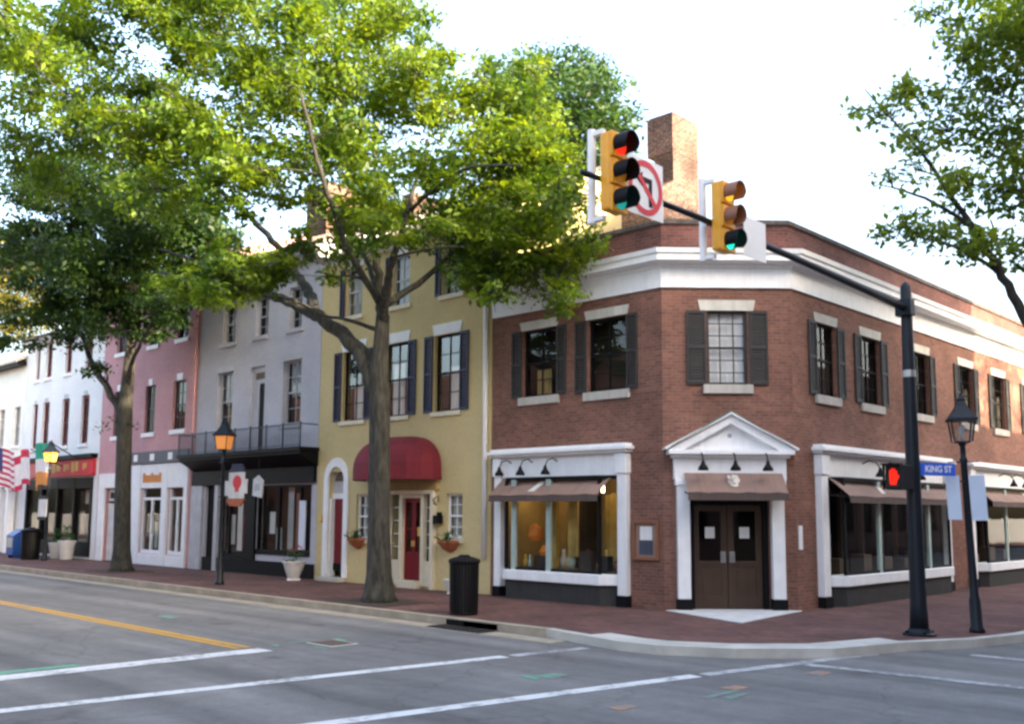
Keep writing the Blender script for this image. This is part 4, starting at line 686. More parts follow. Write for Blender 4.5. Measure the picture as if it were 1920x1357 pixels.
# ---- cream building at the far end
c2 = [(-38.5, -37.7), (-40.6, -39.8), (-43, -42.2), (-45.5, -44.7)]
Cb, cr = house('rendered_building', 'pale rendered building at the far end with dark eaves and white porch columns', -43, -49, -37.24, 9.3, 12, 11, 'cream_wall', [(a, b, 5.1, 7.0) for a, b in c2] + [(-48.4, -38.9, .3, 3.1)], roofm='pale_roof', overhang=.5)
for a, b in c2: window(FL, Cb, a, b, 5.1, 7.0, frame='grey_trim', rows=4, cols=2, sill=(.14, 'white_trim'), curtain=[(a + .1, b - .1, 5.2, 6.9, 'curtain')])
MB().box(FL, -49, -37.26, .003, .42, 8.95, 9.15).build('eaves_board', 'black_paint', Cb)
cm = MB()
for u in (-38.6, -37.55): cm.box(FL, u - .16, u + .16, .1, .42, .0, 3.1).box(FL, u - .22, u + .22, .05, .48, 2.95, 3.1)
cm.box(FL, -38.85, -37.3, .02, .5, 3.1, 3.5).build('porch', 'white_trim', Cb)
MB().box(FL, -48.4, -38.9, -.15, -.1, .0, 3.1).build('shopfront', 'navy', Cb); MB().box(FL, -38.3, -37.8, -.02, .03, 0, 2.3).build('door', 'navy', Cb)
MB().box(FL, -40.0, -39.5, -.09, -.06, 1.0, 1.6).build('notice', 'paper', Cb)
# ---- blocks added outside the picture, placed and sized for shade and reflections
def block(name, label, x0, x1, y0, y1, h, face):
    t = thing(name, label, 'building', ((x0 + x1) / 2, (y0 + y1) / 2, 0))
    F = (lambda u, n, z: (x0 - n, u, z)) if face == 'W' else (lambda u, n, z: (u, y1 + n, z))
    a, b = (y0, y1) if face == 'W' else (x0, x1)
    hs = []; u = a + 1.2
    while u + 1.2 < b:
        for z in (1.0, 4.6, 7.8, 11.0):
            if z + 2 < h: hs.append((u, u + 1.1, z, z + 1.8))
        u += 2.6
    mb = MB().wall(F, a, b, -.15, h, hs, .15)
    if face == 'W': mb.face([(x1, y0, -.15), (x1, y1, -.15), (x1, y1, h), (x1, y0, h)]).face([(x0, y0, -.15), (x1, y0, -.15), (x1, y0, h), (x0, y0, h)]).face([(x0, y1, -.15), (x1, y1, -.15), (x1, y1, h), (x0, y1, h)])
    else: mb.face([(x0, y0, -.15), (x1, y0, -.15), (x1, y0, h), (x0, y0, h)]).face([(x0, y0, -.15), (x0, y1, -.15), (x0, y1, h), (x0, y0, h)]).face([(x1, y0, -.15), (x1, y1, -.15), (x1, y1, h), (x1, y0, h)])
    mb.build('wall', 'far_brick', t); MB().face([(x0, y0, h), (x1, y0, h), (x1, y1, h), (x0, y1, h)]).build('roof', 'roof_tar', t)
    g = MB()
    for q in hs: g.box(F, q[0], q[1], -.12, -.08, q[2], q[3])
    g.build('window', 'black_paint', t)
EAST_H = 17.0
block('tall_shade_block', 'tall brick block added outside the picture to keep sun off the streets', 19.2, 30, -24, 14.4, EAST_H, 'W')  # added sun blocker, also spans the main street to keep the road shaded
block('low_shade_block', 'lower brick block added outside the picture to shade the far facade in part', 19.2, 30, 14.5, 60, 11, 'W')  # added and kept low so some sun reaches the far facade
block('shade_terrace', 'long brick terrace added behind the viewer for shade and reflections', -60, 4, -30, -18.6, 9.6, 'N')  # unseen, added only for its shade and reflections
# ------------------------------------------------------------------ trees
def leaf_mesh(name, blobs, mat, parent, seed, per=520, size=.17, spray=22, sq=.8, loose=.42):
    rng = np.random.default_rng(seed); P = []; A = []
    for (x, y, z, r) in blobs:
        ns = max(3, int(per * r * r / spray))
        d = rng.normal(size=(ns, 3)); d /= np.linalg.norm(d, axis=1)[:, None]
        c = np.array([x, y, z]) + d * (r * rng.random(ns) ** .45)[:, None] * np.array([1, 1, sq])
        k = np.repeat(c, spray, 0); off = rng.normal(size=(len(k), 3)) * np.array([loose, loose, loose * .38]) * min(1.0, .45 + .5 * r) * .62
        off[:, 2] -= .12 * (off[:, 0] ** 2 + off[:, 1] ** 2)
        P.append(k + off); A.append(np.repeat(rng.normal(size=(ns, 3)) * .35, spray, 0))
    P = np.concatenate(P); A = np.concatenate(A); n = len(P)
    nr = rng.normal(size=(n, 3)) * .45 + A * 1.5 + np.array([0, 0, .75]); nr /= np.linalg.norm(nr, axis=1)[:, None]
    t = rng.normal(size=(n, 3)); t -= nr * (t * nr).sum(1)[:, None]; t /= np.linalg.norm(t, axis=1)[:, None]; b = np.cross(nr, t)
    L = (size * rng.uniform(.5, 1.35, n))[:, None]; w = L * rng.uniform(.42, .6, n)[:, None]
    V = np.stack([P, P + t * L * .5 + b * w * .5 - nr * L * .04, P + t * L - nr * L * .16, P + t * L * .5 - b * w * .5 - nr * L * .04], 1).reshape(-1, 3).astype(np.float32)
    me = bpy.data.meshes.new(name); me.vertices.add(4 * n); me.vertices.foreach_set('co', V.ravel()); me.loops.add(4 * n); me.loops.foreach_set('vertex_index', np.arange(4 * n, dtype=np.int32))
    me.polygons.add(n); me.polygons.foreach_set('loop_start', np.arange(n, dtype=np.int32) * 4); me.update(calc_edges=True); me.materials.append(M[mat])
    o = bpy.data.objects.new(name, me); col.objects.link(o)
    if parent is not None: o.parent = parent; o.location = (0, 0, 0) if parent.get('local') else -parent.location
    return o
def limb(mb, pts, r0, r1, seg=9, rnd=None, sub=5):
    P = [Vector(p) for p in pts]; out = []
    for i in range(len(P) - 1):
        p0, p1, p2, p3 = P[max(i - 1, 0)], P[i], P[i + 1], P[min(i + 2, len(P) - 1)]
        for k in range(sub):
            t = k / sub; out.append(.5 * ((2 * p1) + (p2 - p0) * t + (2 * p0 - 5 * p1 + 4 * p2 - p3) * t * t + (3 * p1 - p0 - 3 * p2 + p3) * t ** 3))
    out.append(P[-1]); n = len(out) - 1
    if rnd:
        for i in range(1, n): out[i] = out[i] + Vector((rnd.gauss(0, 1), rnd.gauss(0, 1), rnd.gauss(0, .6))) * (r0 * .12)
    rad = [r0 + (r1 - r0) * (i / n) ** .8 for i in range(n + 1)]
    mb.tube(out, rad, seg); return out, rad
def trunk_tube(mb, pts, radii, seg=20, flare=.0):
    i0 = len(mb.v); mb.tube(pts, radii, seg)
    c = Vector(pts[0]); rnd = random.Random(3); ph = [rnd.uniform(0, 6.28) for _ in range(4)]
    for i in range(i0, len(mb.v)):
        v = Vector(mb.v[i]); h = v.z - c.z; k = int((i - i0) / seg); ax = Vector(pts[min(k, len(pts) - 1)]); d = v - ax; a = math.atan2(d.y, d.x)
        f = 1 + .05 * math.sin(3 * a + ph[0] + h * .5) + .04 * math.sin(5 * a + ph[1] - h) + flare * math.exp(-h / .28) * (.55 + .45 * math.sin(5 * a + ph[2]))
        mb.v[i] = tuple(ax + Vector((d.x * f, d.y * f, d.z)))
def branches(mb, sk, blobs, rnd, r0=.035):
    for (x, y, z, r) in blobs:
        c = Vector((x, y, z)); best = min(sk, key=lambda q: (q[0] - c).length + max(0, q[0].z - c.z) * 1.5)
        p, rr = best; L = (c - p).length
        if L < .3 or L > 6.5: continue
        m = p.lerp(c, .5) + Vector((rnd.gauss(0, .1), rnd.gauss(0, .1), .06)) * L
        o, ra = limb(mb, [p, m, c], min(rr * .55, r0 + .012 * L), .012, 6, rnd, 4)
        sk += list(zip(o[2:], ra[2:]))[::2]
        for k in range(6):
            e = c + Vector((rnd.gauss(0, 1), rnd.gauss(0, 1), rnd.gauss(.2, .6))).normalized() * r * .9
            limb(mb, [c.lerp(p, .25), c.lerp(e, .45) + Vector((0, 0, .08)), e], .014, .005, 5, rnd, 3)
def tree(name, label, base, trunk, radii, limbs, blobs, leaf, barkm, seed, per, size, group, flare=1.1, **kw):
    t = thing(name, label, 'tree', base, group); rnd = random.Random(seed); mb = MB(); sk = []
    trunk_tube(mb, trunk, radii, 20, flare)
    sk += [(Vector(p), r) for p, r in zip(trunk[2:], radii[2:])]
    for pts, a, b in limbs:
        o, ra = limb(mb, pts, a, b, 11, rnd); sk += list(zip(o[2:], ra[2:]))
    branches(mb, sk, sorted(blobs, key=lambda q: (Vector(q[:3]) - Vector(trunk[-1])).length), rnd)
    mb.build('trunk', barkm, t, smooth=True)
    leaf_mesh('crown', blobs, leaf, t, seed, per, size, **kw); return t
Y1 = -3.3
tr1 = [(-5.47, Y1, -.05), (-5.48, Y1, .15), (-5.49, Y1, .6), (-5.52, Y1, 1.6), (-5.55, Y1, 2.7), (-5.57, Y1, 3.7), (-5.60, Y1, 4.5), (-5.66, Y1, 5.2), (-5.62, Y1, 5.9), (-5.58, Y1, 6.6)]
lb1 = [([(-5.70, Y1, 4.75), (-6.25, Y1 - .1, 5.70), (-7.1, Y1 - .2, 6.42), (-8.34, Y1 - .3, 7.06), (-9.4, Y1 - .5, 7.5), (-10.62, Y1 - .7, 7.82), (-12.6, Y1 - 1.1, 8.3), (-14.5, Y1 - 1.2, 8.9)], .235, .05),
       ([(-7.9, Y1 - .25, 6.85), (-8.7, Y1 + .1, 7.5), (-9.36, Y1 + .2, 8.1), (-10.4, Y1 + .3, 9.0), (-12.1, Y1 + .4, 10.3), (-14.1, Y1 + .2, 11.8), (-15.5, Y1, 13.2)], .165, .05),
       ([(-8.6, Y1 - .35, 7.15), (-9.6, Y1 - .9, 7.75), (-11.1, Y1 - 1.6, 8.45), (-12.4, Y1 - 2.2, 9.0)], .09, .03),
       ([(-5.58, Y1, 6.5), (-6.1, Y1 + .3, 7.05), (-6.65, Y1 + .6, 7.6), (-7.5, Y1 + .9, 8.5), (-8.3, Y1 + 1.2, 9.0)], .14, .03),
       ([(-5.57, Y1, 6.5), (-5.52, Y1 - .2, 7.5), (-5.48, Y1 - .4, 8.4), (-5.25, Y1 - .5, 9.4), (-5.4, Y1 - .5, 10.4)], .14, .03),
       ([(-5.57, Y1, 6.45), (-5.1, Y1 - .3, 6.95), (-4.6, Y1 - .6, 7.4), (-4.0, Y1 - .8, 8.0), (-3.5, Y1 - .9, 8.8), (-3.1, Y1 - .9, 9.7)], .14, .03),
       ([(-5.3, Y1 - .1, 6.8), (-5.2, Y1 + 1, 7.6), (-4.9, Y1 + 2, 8.8), (-4.6, Y1 + 2.6, 10.3)], .10, .03),
       ([(-5.4, Y1 - .1, 6.7), (-5.0, Y1 - 1.4, 7.7), (-4.4, Y1 - 2.6, 9.0), (-4.2, Y1 - 3.3, 10.5)], .10, .03),
       ([(-5.6, Y1, 6.2), (-6.5, Y1 - .3, 6.55), (-7.3, Y1 - .5, 6.75), (-7.9, Y1 - .8, 7.1)], .06, .02),
       ([(-3.6, Y1 - .85, 8.5), (-2.4, Y1 - 1.2, 8.6), (-1.2, Y1 - 1.4, 8.7), (.2, Y1 - 1.4, 8.4)], .05, .015),
       ([(-4.4, Y1 - .7, 7.6), (-3.5, Y1 - .3, 7.75), (-2.8, Y1, 7.7)], .035, .012)]
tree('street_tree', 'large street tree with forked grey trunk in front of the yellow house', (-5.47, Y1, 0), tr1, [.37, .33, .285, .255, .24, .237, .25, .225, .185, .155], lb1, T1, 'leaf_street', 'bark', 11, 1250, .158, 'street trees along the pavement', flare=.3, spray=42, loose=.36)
Y2 = -2.55
tr2 = [(-20.25, Y2, -.05), (-20.27, Y2, .15), (-20.3, Y2, .7), (-20.42, Y2, 2.2), (-20.5, Y2, 3.6), (-20.58, Y2, 4.8), (-20.6, Y2, 5.8), (-20.5, Y2, 6.8), (-20.4, Y2, 8.0), (-20.6, Y2, 9.5)]
lb2 = [([(-20.65, Y2, 5.2), (-21.6, Y2 - .2, 6.2), (-22.8, Y2 - .3, 7.2), (-23.5, Y2 - .4, 8.3), (-24.6, Y2 - .4, 10)], .16, .04), ([(-20.5, Y2, 6.3), (-19.6, Y2 - .3, 7.0), (-18.3, Y2 - .5, 7.7), (-16.8, Y2 - .6, 8.8)], .10, .03), ([(-20.5, Y2, 7.2), (-21.2, Y2 + .6, 9), (-22.5, Y2 + 1, 11), (-23.5, Y2 + 1, 13)], .13, .03), ([(-20.5, Y2, 8), (-19.6, Y2 - .9, 10), (-18.8, Y2 - 1.4, 12), (-18.5, Y2 - 1.5, 14)], .12, .03), ([(-20.6, Y2, 9), (-22, Y2 - 1.5, 10.5), (-25, Y2 - 2, 11.5), (-28, Y2 - 2, 12)], .11, .03)]
tree('street_tree', 'street tree in front of the pink house, its leaf colour darkened as if shaded', (-20.25, Y2, 0), tr2, [.37, .32, .28, .26, .25, .25, .23, .19, .16, .11], lb2, T2, 'leaf_shaded', 'bark', 12, 1050, .18, 'street trees along the pavement', flare=.4, spray=45, loose=.45)
leaf_mesh('foliage', [(-20.55, Y2 - .2, 4.9, .5)], 'leaf_shaded', bpy.data.objects['street_tree.001'], 5, 260, .16)
tr3 = [(6.4, 4.6, -.05), (6.4, 4.6, .2), (6.4, 4.6, .8), (6.38, 4.6, 2.5), (6.35, 4.6, 4.5), (6.3, 4.6, 5.8), (6.25, 4.6, 7)]
lb3 = [([(6.33, 4.6, 5.2), (5.9, 4.4, 6.4), (5.5, 4.2, 7.4), (5.1, 4.0, 8.3), (4.6, 3.8, 9.3), (4.2, 3.6, 10.4)], .13, .03), ([(5.6, 4.25, 7.1), (4.9, 4.0, 7.7), (4.2, 3.6, 8.0)], .06, .015), ([(5.2, 4.0, 8.1), (4.3, 3.8, 8.9), (3.5, 3.5, 9.3)], .06, .012), ([(6.25, 4.6, 7), (6.5, 4.0, 9), (6.7, 3.6, 11)], .09, .02), ([(6.25, 4.6, 7), (7.2, 5, 9), (8, 5.4, 11)], .12, .03), ([(6.25, 4.6, 7), (6.2, 6, 9), (6.4, 7.5, 11)], .12, .03), ([(4.5, 3.75, 9.6), (3.9, 3.3, 10.6), (3.4, 3.0, 11.4)], .04, .012)]
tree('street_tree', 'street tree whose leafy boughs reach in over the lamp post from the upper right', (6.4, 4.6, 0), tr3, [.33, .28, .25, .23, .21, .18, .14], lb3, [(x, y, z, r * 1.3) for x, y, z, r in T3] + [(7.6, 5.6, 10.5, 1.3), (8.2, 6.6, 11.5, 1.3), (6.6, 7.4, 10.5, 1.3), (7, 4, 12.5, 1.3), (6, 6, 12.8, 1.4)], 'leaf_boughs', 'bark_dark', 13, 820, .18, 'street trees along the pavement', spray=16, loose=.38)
def back_tree(label, base, blobs, leaf, seed, h):
    x, y, z = base; tr = [(x, y, -.1), (x, y, .4), (x, y, h * .4), (x, y, h * .7)]
    tree('shade_tree', label, base, tr, [.5, .42, .36, .25], [([(x, y, h * .4), (x + 1, y + .5, h * .6), (x + 2, y + 1, h * .8)], .2, .04), ([(x, y, h * .45), (x - 1, y - .5, h * .65), (x - 2, y, h * .85)], .2, .04)], blobs, leaf, 'bark_dark', seed, 460, .24, 'trees behind the buildings', spray=24, loose=.55)
tree('street_tree', 'unseen street tree added outside the picture to dapple sunlight on the far facade', (17, 17, 0), [(17, 17, 0), (17, 17, .3), (17, 17, 2), (17, 17, 4), (17, 17, 6)], [.3, .26, .22, .2, .16], [([(17, 17, 6), (16, 16, 8), (15.5, 15, 10)], .12, .03), ([(17, 17, 6), (17.5, 19, 8), (17.5, 20, 10)], .12, .03)], [(16.6, 14.5, 9.5, 1.5), (17, 16, 8.2, 1.4), (17.2, 17.8, 10, 1.6), (16.8, 19.5, 8.6, 1.5), (17, 17, 12, 1.5), (17, 15.2, 11.5, 1.3), (17.3, 21, 10.5, 1.4), (17, 13, 11, 1.1), (17, 12, 9, .8)], 'leaf_shaded', 'bark_dark', 14, 330, .2, 'street trees along the pavement')  # unseen tree added to break the sunlight into dapples
cx = sum(b[0] for b in B1) / len(B1); cy = sum(b[1] for b in B1) / len(B1)
back_tree('dense green tree standing behind the yellow house left of the chimney', (cx, cy, 0), B1, 'leaf_back', 21, 16)
cx = sum(b[0] for b in B2) / len(B2); cy = sum(b[1] for b in B2) / len(B2)
back_tree('tree rising behind the pale rendered building, its leaf colour gilded as if sunlit', (cx, cy + .5, 0), B2, 'leaf_sunlit', 22, 14)
MB().slab([(-6.4, -4.15), (-4.5, -4.15), (-4.5, -2.5), (-6.4, -2.5)], .0, .012).build('tree_pit', 'soil', bpy.data.objects['street_tree']); MB().slab([(-21.1, -3.4), (-19.4, -3.4), (-19.4, -1.8), (-21.1, -1.8)], .0, .012).build('tree_pit', 'soil', bpy.data.objects['street_tree.001'])

# ------------------------------------------------------------------ traffic signal pole and heads
t = thing('signal_pole', 'tall black traffic pole with a mast arm at the street corner', 'traffic pole', (5.5, -.4, 0))
MB().lathe((5.5, -.4, 0), [(.16, .03), (.135, .5), (.125, 2), (.105, 4.4), (.09, 6.0), (.07, 6.05), (.02, 6.1)], 20).build('pole', 'pole_black', t, smooth=True)
b = MB().lathe((5.5, -.4, 0), [(.27, 0), (.27, .035), (.20, .05), (.17, .12)], 16)
for k in range(4): b.lathe((5.5 + .22 * math.cos(k * 1.571 + .78), -.4 + .22 * math.sin(k * 1.571 + .78), .03), [(.025, 0), (.025, .05)], 6)
b.build('base_plate', 'pole_black', t); MB().lathe((5.5, -.4, 4.40), [(.112, 0), (.112, .12)], 20).build('band', 'steel', t)
MB().tube([(5.5, -.45, 5.62), (5.5, -2.0, 5.68), (5.5, -4.5, 5.755), (5.5, -7, 5.80), (5.5, -9.25, 5.80)], [.068, .06, .05, .04, .032], 12).build('mast_arm', 'pole_black', t, smooth=True)
MB().box(FW, 5.36, 5.64, -.56, -.38, 5.48, 5.76).build('clamp', 'pole_black', t)
def signal(label, y, lenses, hoods):
    s = thing('traffic_signal', label, 'traffic light', (5.5, y, 5.9), 'traffic signals on the mast arm')
    MB().box(FW, 5.53, 5.682, y - .15, y + .15, 5.40, 6.32).build('housing', 'signal_yellow', s, bevel=.03)
    MB().tube([(5.36, y - .08, 5.30), (5.36, y - .08, 6.42)], .05, 10).box(FW, 5.36, 5.54, y - .10, y - .04, 5.32, 5.37).box(FW, 5.36, 5.54, y - .10, y - .04, 6.335, 6.39).build('bracket', 'sign_white', s)
    for k in range(3):
        z = 6.17 - k * .32
        d = MB().box(FW, 5.68, 5.71, y - .15, y + .15, z - .15, z + .15).build('lamp_door', 'signal_yellow', s, bevel=.02)
        ln = MB(); n = 20
        ln.v += [(5.714 + .02 * (1 - r * r), y + .115 * r * math.cos(i * 2 * math.pi / n), z + .115 * r * math.sin(i * 2 * math.pi / n)) for r in (.02, .5, 1) for i in range(n)]
        ln.f += [(j * n + i, j * n + (i + 1) % n, (j + 1) * n + (i + 1) % n, (j + 1) * n + i) for j in range(2) for i in range(n)] + [tuple(range(n))]; ln.m += [0] * (2 * n + 1)
        ln.build('lens', lenses[k], d, smooth=True)
        v = MB(); a0, a1 = -40, 220; q = None
        for i in range(19):
            a = R(a0 + (a1 - a0) * i / 18); cut = .19 - .045 * max(0, -math.sin(a)) ; c, sn = math.cos(a), math.sin(a)
            cur = [(5.71, y + .128 * c, z + .128 * sn), (5.71 + cut, y + .128 * c, z + .128 * sn), (5.71 + cut, y + .121 * c, z + .121 * sn), (5.71, y + .121 * c, z + .121 * sn)]
            if q:
                for e in range(4): v.face([q[e], cur[e], cur[(e + 1) % 4], q[(e + 1) % 4]])
            q = cur
        v.build('visor', hoods[k], d)
    return s
signal('yellow traffic signal showing red, nearest the far end of the mast arm', -8.82, ['red_lens', 'amber_off', 'teal_lens'], ['black_paint'] * 3)
signal('yellow traffic signal showing green with brown hoods, in front of the white cornice', -6.52, ['amber_lens', 'amber_off', 'green_lens'], ['wood_frame', 'wood_frame', 'black_paint'])
# no turn sign: white square, red ring and slash, black bent arrow; faces +X
SX = 5.58; sy, sz = -8.16, 5.86
FS = lambda u, n, z: (SX + n, sy + u, sz + z)
t = thing('turn_sign', 'square white no turn sign with red ring and slash beside the red signal', 'sign', (SX, sy, sz))
MB().box(FS, -.355, .355, -.004, .0, -.355, .355).build('plate', 'sign_white', t, bevel=.002)
MB().tube([FS(0, -.1, -.2), FS(0, -.1, .25)], .03, 8).build('bracket', 'steel', t)
g = MB(); ro, ri = .335, .262
for i in range(40):
    a, b = 2 * math.pi * i / 40, 2 * math.pi * (i + 1) / 40
    g.face([FS(ri * math.cos(a), .006, ri * math.sin(a)), FS(ro * math.cos(a), .006, ro * math.sin(a)), FS(ro * math.cos(b), .006, ro * math.sin(b)), FS(ri * math.cos(b), .006, ri * math.sin(b))])
c45 = S2; d = .035
g.face([FS(-ri * c45 - d * c45, .006, ri * c45 - d * c45), FS(ri * c45 - d * c45, .006, -ri * c45 - d * c45), FS(ri * c45 + d * c45, .006, -ri * c45 + d * c45), FS(-ri * c45 + d * c45, .006, ri * c45 + d * c45)])
g.build('prohibition_ring', 'sign_red', t)
MB().face([FS(.06, .003, -.22), FS(.13, .003, -.22), FS(.13, .003, .06), FS(.06, .003, .06)]).face([FS(-.06, .003, .06), FS(.13, .003, .06), FS(.13, .003, .13), FS(-.06, .003, .13)]).face([FS(-.20, .003, .095), FS(-.06, .003, .0), FS(-.06, .003, .19)]).build('arrow', 'black_paint', t)
t = thing('sign_plate', 'plain white sign plate hanging from the arm beside the green signal', 'sign', (5.6, -5.7, 5.72))
MB().box(FW, 5.598, 5.602, -5.98, -5.40, 5.46, 6.02).build('plate', 'sign_white', t, bevel=.001); MB().box(FW, 5.50, 5.598, -5.72, -5.66, 5.68, 5.80).build('bracket', 'steel', t)
# pedestrian signal
t = thing('pedestrian_signal', 'black walk signal with a lit red hand on the traffic pole', 'walk signal', (5.42, -1.0, 2.65))
MB().box(FW, 5.30, 5.60, -1.08, -.62, 2.44, 2.86).box(FW, 5.46, 5.54, -.78, -.48, 2.56, 2.66).box(FW, 5.46, 5.54, -.60, -.44, 2.50, 2.80).build('housing', 'black_paint', t, bevel=.02)
v = MB().box(FW, 5.29, 5.61, -1.24, -1.08, 2.855, 2.87).box(FW, 5.598, 5.61, -1.20, -1.08, 2.44, 2.855).box(FW, 5.29, 5.302, -1.16, -1.08, 2.44, 2.855)
v.build('visor', 'black_paint', t)
MB().box(FW, 5.315, 5.585, -1.086, -1.08, 2.465, 2.835).build('screen', 'interior_dark', t)
h = MB(); FH = lambda u, n, z: (5.445 + u * .62, -1.088 - n, 2.64 + z * .85)
h.prism(FH, [(-.085, -.14), (.07, -.14), (.10, -.02), (.10, .03), (-.10, .03), (-.10, -.04)], .0, .004)
for u, z in ((-.082, .15), (-.028, .185), (.026, .18), (.08, .14)): h.prism(FH, [(u - .021, .03), (u + .021, .03), (u + .021, z - .015), (u, z), (u - .021, z - .015)], .0, .004)
h.prism(FH, [(.10, -.06), (.165, .03), (.14, .06), (.10, .0)], .0, .004).build('hand_symbol', 'red_hand', t)
# street name sign
t = thing('street_name_sign', 'blue street name sign with white letters between the traffic pole and the lamp post', 'street sign', (5.5, .25, 2.72))
FN = lambda u, n, z: (5.54 + .42 * u + .907 * n, -.38 + .907 * u - .42 * n, z)
MB().box(FN, .10, .88, -.006, .006, 2.70, 2.92).build('plate', 'sign_blue', t, bevel=.003)
text_mesh('KING ST', .16, FN, .50, .007, 2.81, 'sign_white', 'lettering', t, .002)
# ------------------------------------------------------------------ street lamps
def lamp(label, base, H, lean, flame, lit, group='lantern street lamps'):
    t = thing('street_lamp', label, 'street lamp', base, group, local=True); c = (0, 0, 0)
    MB().lathe(c, [(.13, 0), (.13, .06), (.10, .10), (.095, .55), (.075, .62), (.065, 1.2), (.055, H - .35), (.075, H - .30), (.05, H - .26), (.045, H - .06), (.075, H - .03), (.05, H)], 16, lean=lean).build('post', 'pole_black', t, smooth=True)
    cc = (lean[0] * H, lean[1] * H, H)
    MB().tube([(cc[0] - .26, cc[1], H - .34), (cc[0] + .26, cc[1], H - .34)], .012, 6).build('ladder_bar', 'pole_black', t)
    g = MB(); w0, w1, h = .16, .215, .42
    for k in range(4):
        a0, a1 = math.pi / 2 * k + .785 + .5, math.pi / 2 * (k + 1) + .785 + .5
        P = [(cc[0] + r * 1.3 * math.cos(a), cc[1] + r * 1.3 * math.sin(a), H + z) for r, z, a in ((w0, .02, a0), (w0, .02, a1), (w1, h, a1), (w1, h, a0))]
        g.face(P)
    lg = g.build('lantern', lit, t)
    f = MB()
    for k in range(4):
        a = math.pi / 2 * k + .785 + .5; f.tube([(cc[0] + w0 * 1.3 * math.cos(a), cc[1] + w0 * 1.3 * math.sin(a), H + .02), (cc[0] + w1 * 1.3 * math.cos(a), cc[1] + w1 * 1.3 * math.sin(a), H + h)], .014, 5)
    f.lathe((cc[0], cc[1], H), [(.05, -.01), (.17, .0), (.17, .025)], 4, rot=1.285).build('lantern_frame', 'pole_black', lg)
    MB().lathe((cc[0], cc[1], H + h), [(.33, -.03), (.33, .01), (.22, .12), (.13, .24), (.09, .33), (.10, .36), (.05, .40), (.03, .43), (.012, .48)], 4, rot=1.285).build('lantern_cap', 'pole_black', t, smooth=False)
    if flame: MB().lathe((cc[0], cc[1], H + .08), [(.04, 0), (.10, .06), (.11, .16), (.06, .26), (.02, .3)], 10).build('lamp_bulb', flame, lg, smooth=True)
    else: MB().lathe((cc[0], cc[1], H + .03), [(.03, 0), (.03, .12), (.06, .16), (.05, .26), (.02, .3)], 10).build('lamp_bulb', 'blind_reflection_white', lg, smooth=True)
    return t
lamp('black lantern street lamp, unlit and slightly leaning, beside the traffic pole', (6.04, .75, 0), 3.30, (-.032, 0), None, 'lantern_glass')
lamp('black street lamp with glowing lantern in front of the iron balcony', (-12.68, -3.2, 0), 3.72, (-.012, 0), 'lamp_flame', 'lamp_pale')
lamp('street lamp with glowing yellow lantern among the flags outside the white house', (-29.15, -1.7, 0), 3.96, (0, 0), 'lamp_flame', 'lamp_flame')
for lab, x0, x1, z0, z1 in (('pale blank panel on the lamp post side nearer the traffic pole', 5.66, 5.90, 1.94, 2.72), ('pale blank panel on the lamp post side away from the traffic pole', 6.06, 6.33, 1.93, 2.72)):
    t = thing('parking_sign', lab, 'sign', ((x0 + x1) / 2, .6, z0), 'pale panels on the lamp post')
    F_ = lambda u, n, z: (u + .035 * (2.72 - z), .62 + n, z)
    MB().box(F_, x0, x1, -.008, .0, z0, z1).build('panel', 'panel_blue', t, bevel=.003); MB().box(F_, x0 + .02, 5.97 if x0 < 5.9 else x1 - .02, .0, .03, 2.60, 2.63).box(F_, x0 + .02 if x0 < 5.9 else 6.0, x1 - .02, .0, .03, 2.05, 2.08).build('bracket', 'iron', t)
# ------------------------------------------------------------------ litter bins
def bin_(label, base, r, h, mat='black_paint'):
    t = thing('litter_bin', label, 'litter bin', base, 'black litter bins', local=True); b = MB()
    MB().lathe((0, 0, .04), [(r * .86, 0), (r * .94, h * .85)], 20).build('liner', 'interior_dark', t)
    for k in range(28):
        a = 2 * math.pi * k / 28; c, s = math.cos(a), math.sin(a)
        F_ = lambda u, n, z, c=c, s=s: ((r * (.9 + .06 * z / h) + n) * c - u * s, (r * (.9 + .06 * z / h) + n) * s + u * c, z)
        b.box(F_, -r * .075, r * .075, -.012, .012, .06, h * .9)
    b.lathe((0, 0, 0), [(r * .93, 0), (r * .95, .05), (r * .93, .07)], 24).build('body', mat, t)
    l = MB(); N = 24
    prof = [(r * .98, h * .88), (r * 1.06, h * .90), (r * 1.08, h * .94), (r * 1.0, h * .965), (r * .62, h * 1.0), (r * .58, h * .99), (r * .6, h * .9)]
    l.lathe((0, 0, 0), prof, N).build('rim', mat, t, smooth=False); MB().lathe((0, 0, 0), [(r * .5, h * .965), (r * .5, h * 1.0), (r * .3, h * 1.04)], 16).build('lid', mat, t)
    return t
b0 = bin_('large black ribbed litter bin at the kerb beside the storm drain', (-2.2, -3.75, 0), .30, 1.13)
copy_thing(b0, (-30.15, -1.9, 0), .3, 'black litter bin next to the blue box outside the white house').scale = (1.25, 1.25, 1.12)
t = thing('newspaper_box', 'blue newspaper box beside the black bin near the white columns', 'newspaper box', (-32.0, -1.8, 0), local=True)
MB().box(FW, -.40, .40, -.28, .28, .12, .95).box(FW, -.34, -.28, -.2, .2, 0, .12).box(FW, .28, .34, -.2, .2, 0, .12).prism(lambda u, n, z: (n, u, z), [(-.28, .952), (.28, .952), (.28, 1.2), (.1, 1.2)], -.40, .40).build('body', 'bin_blue', t, bevel=.02)
MB().box(FW, -.30, .30, -.292, -.281, .45, .85).build('window', 'steel', t)
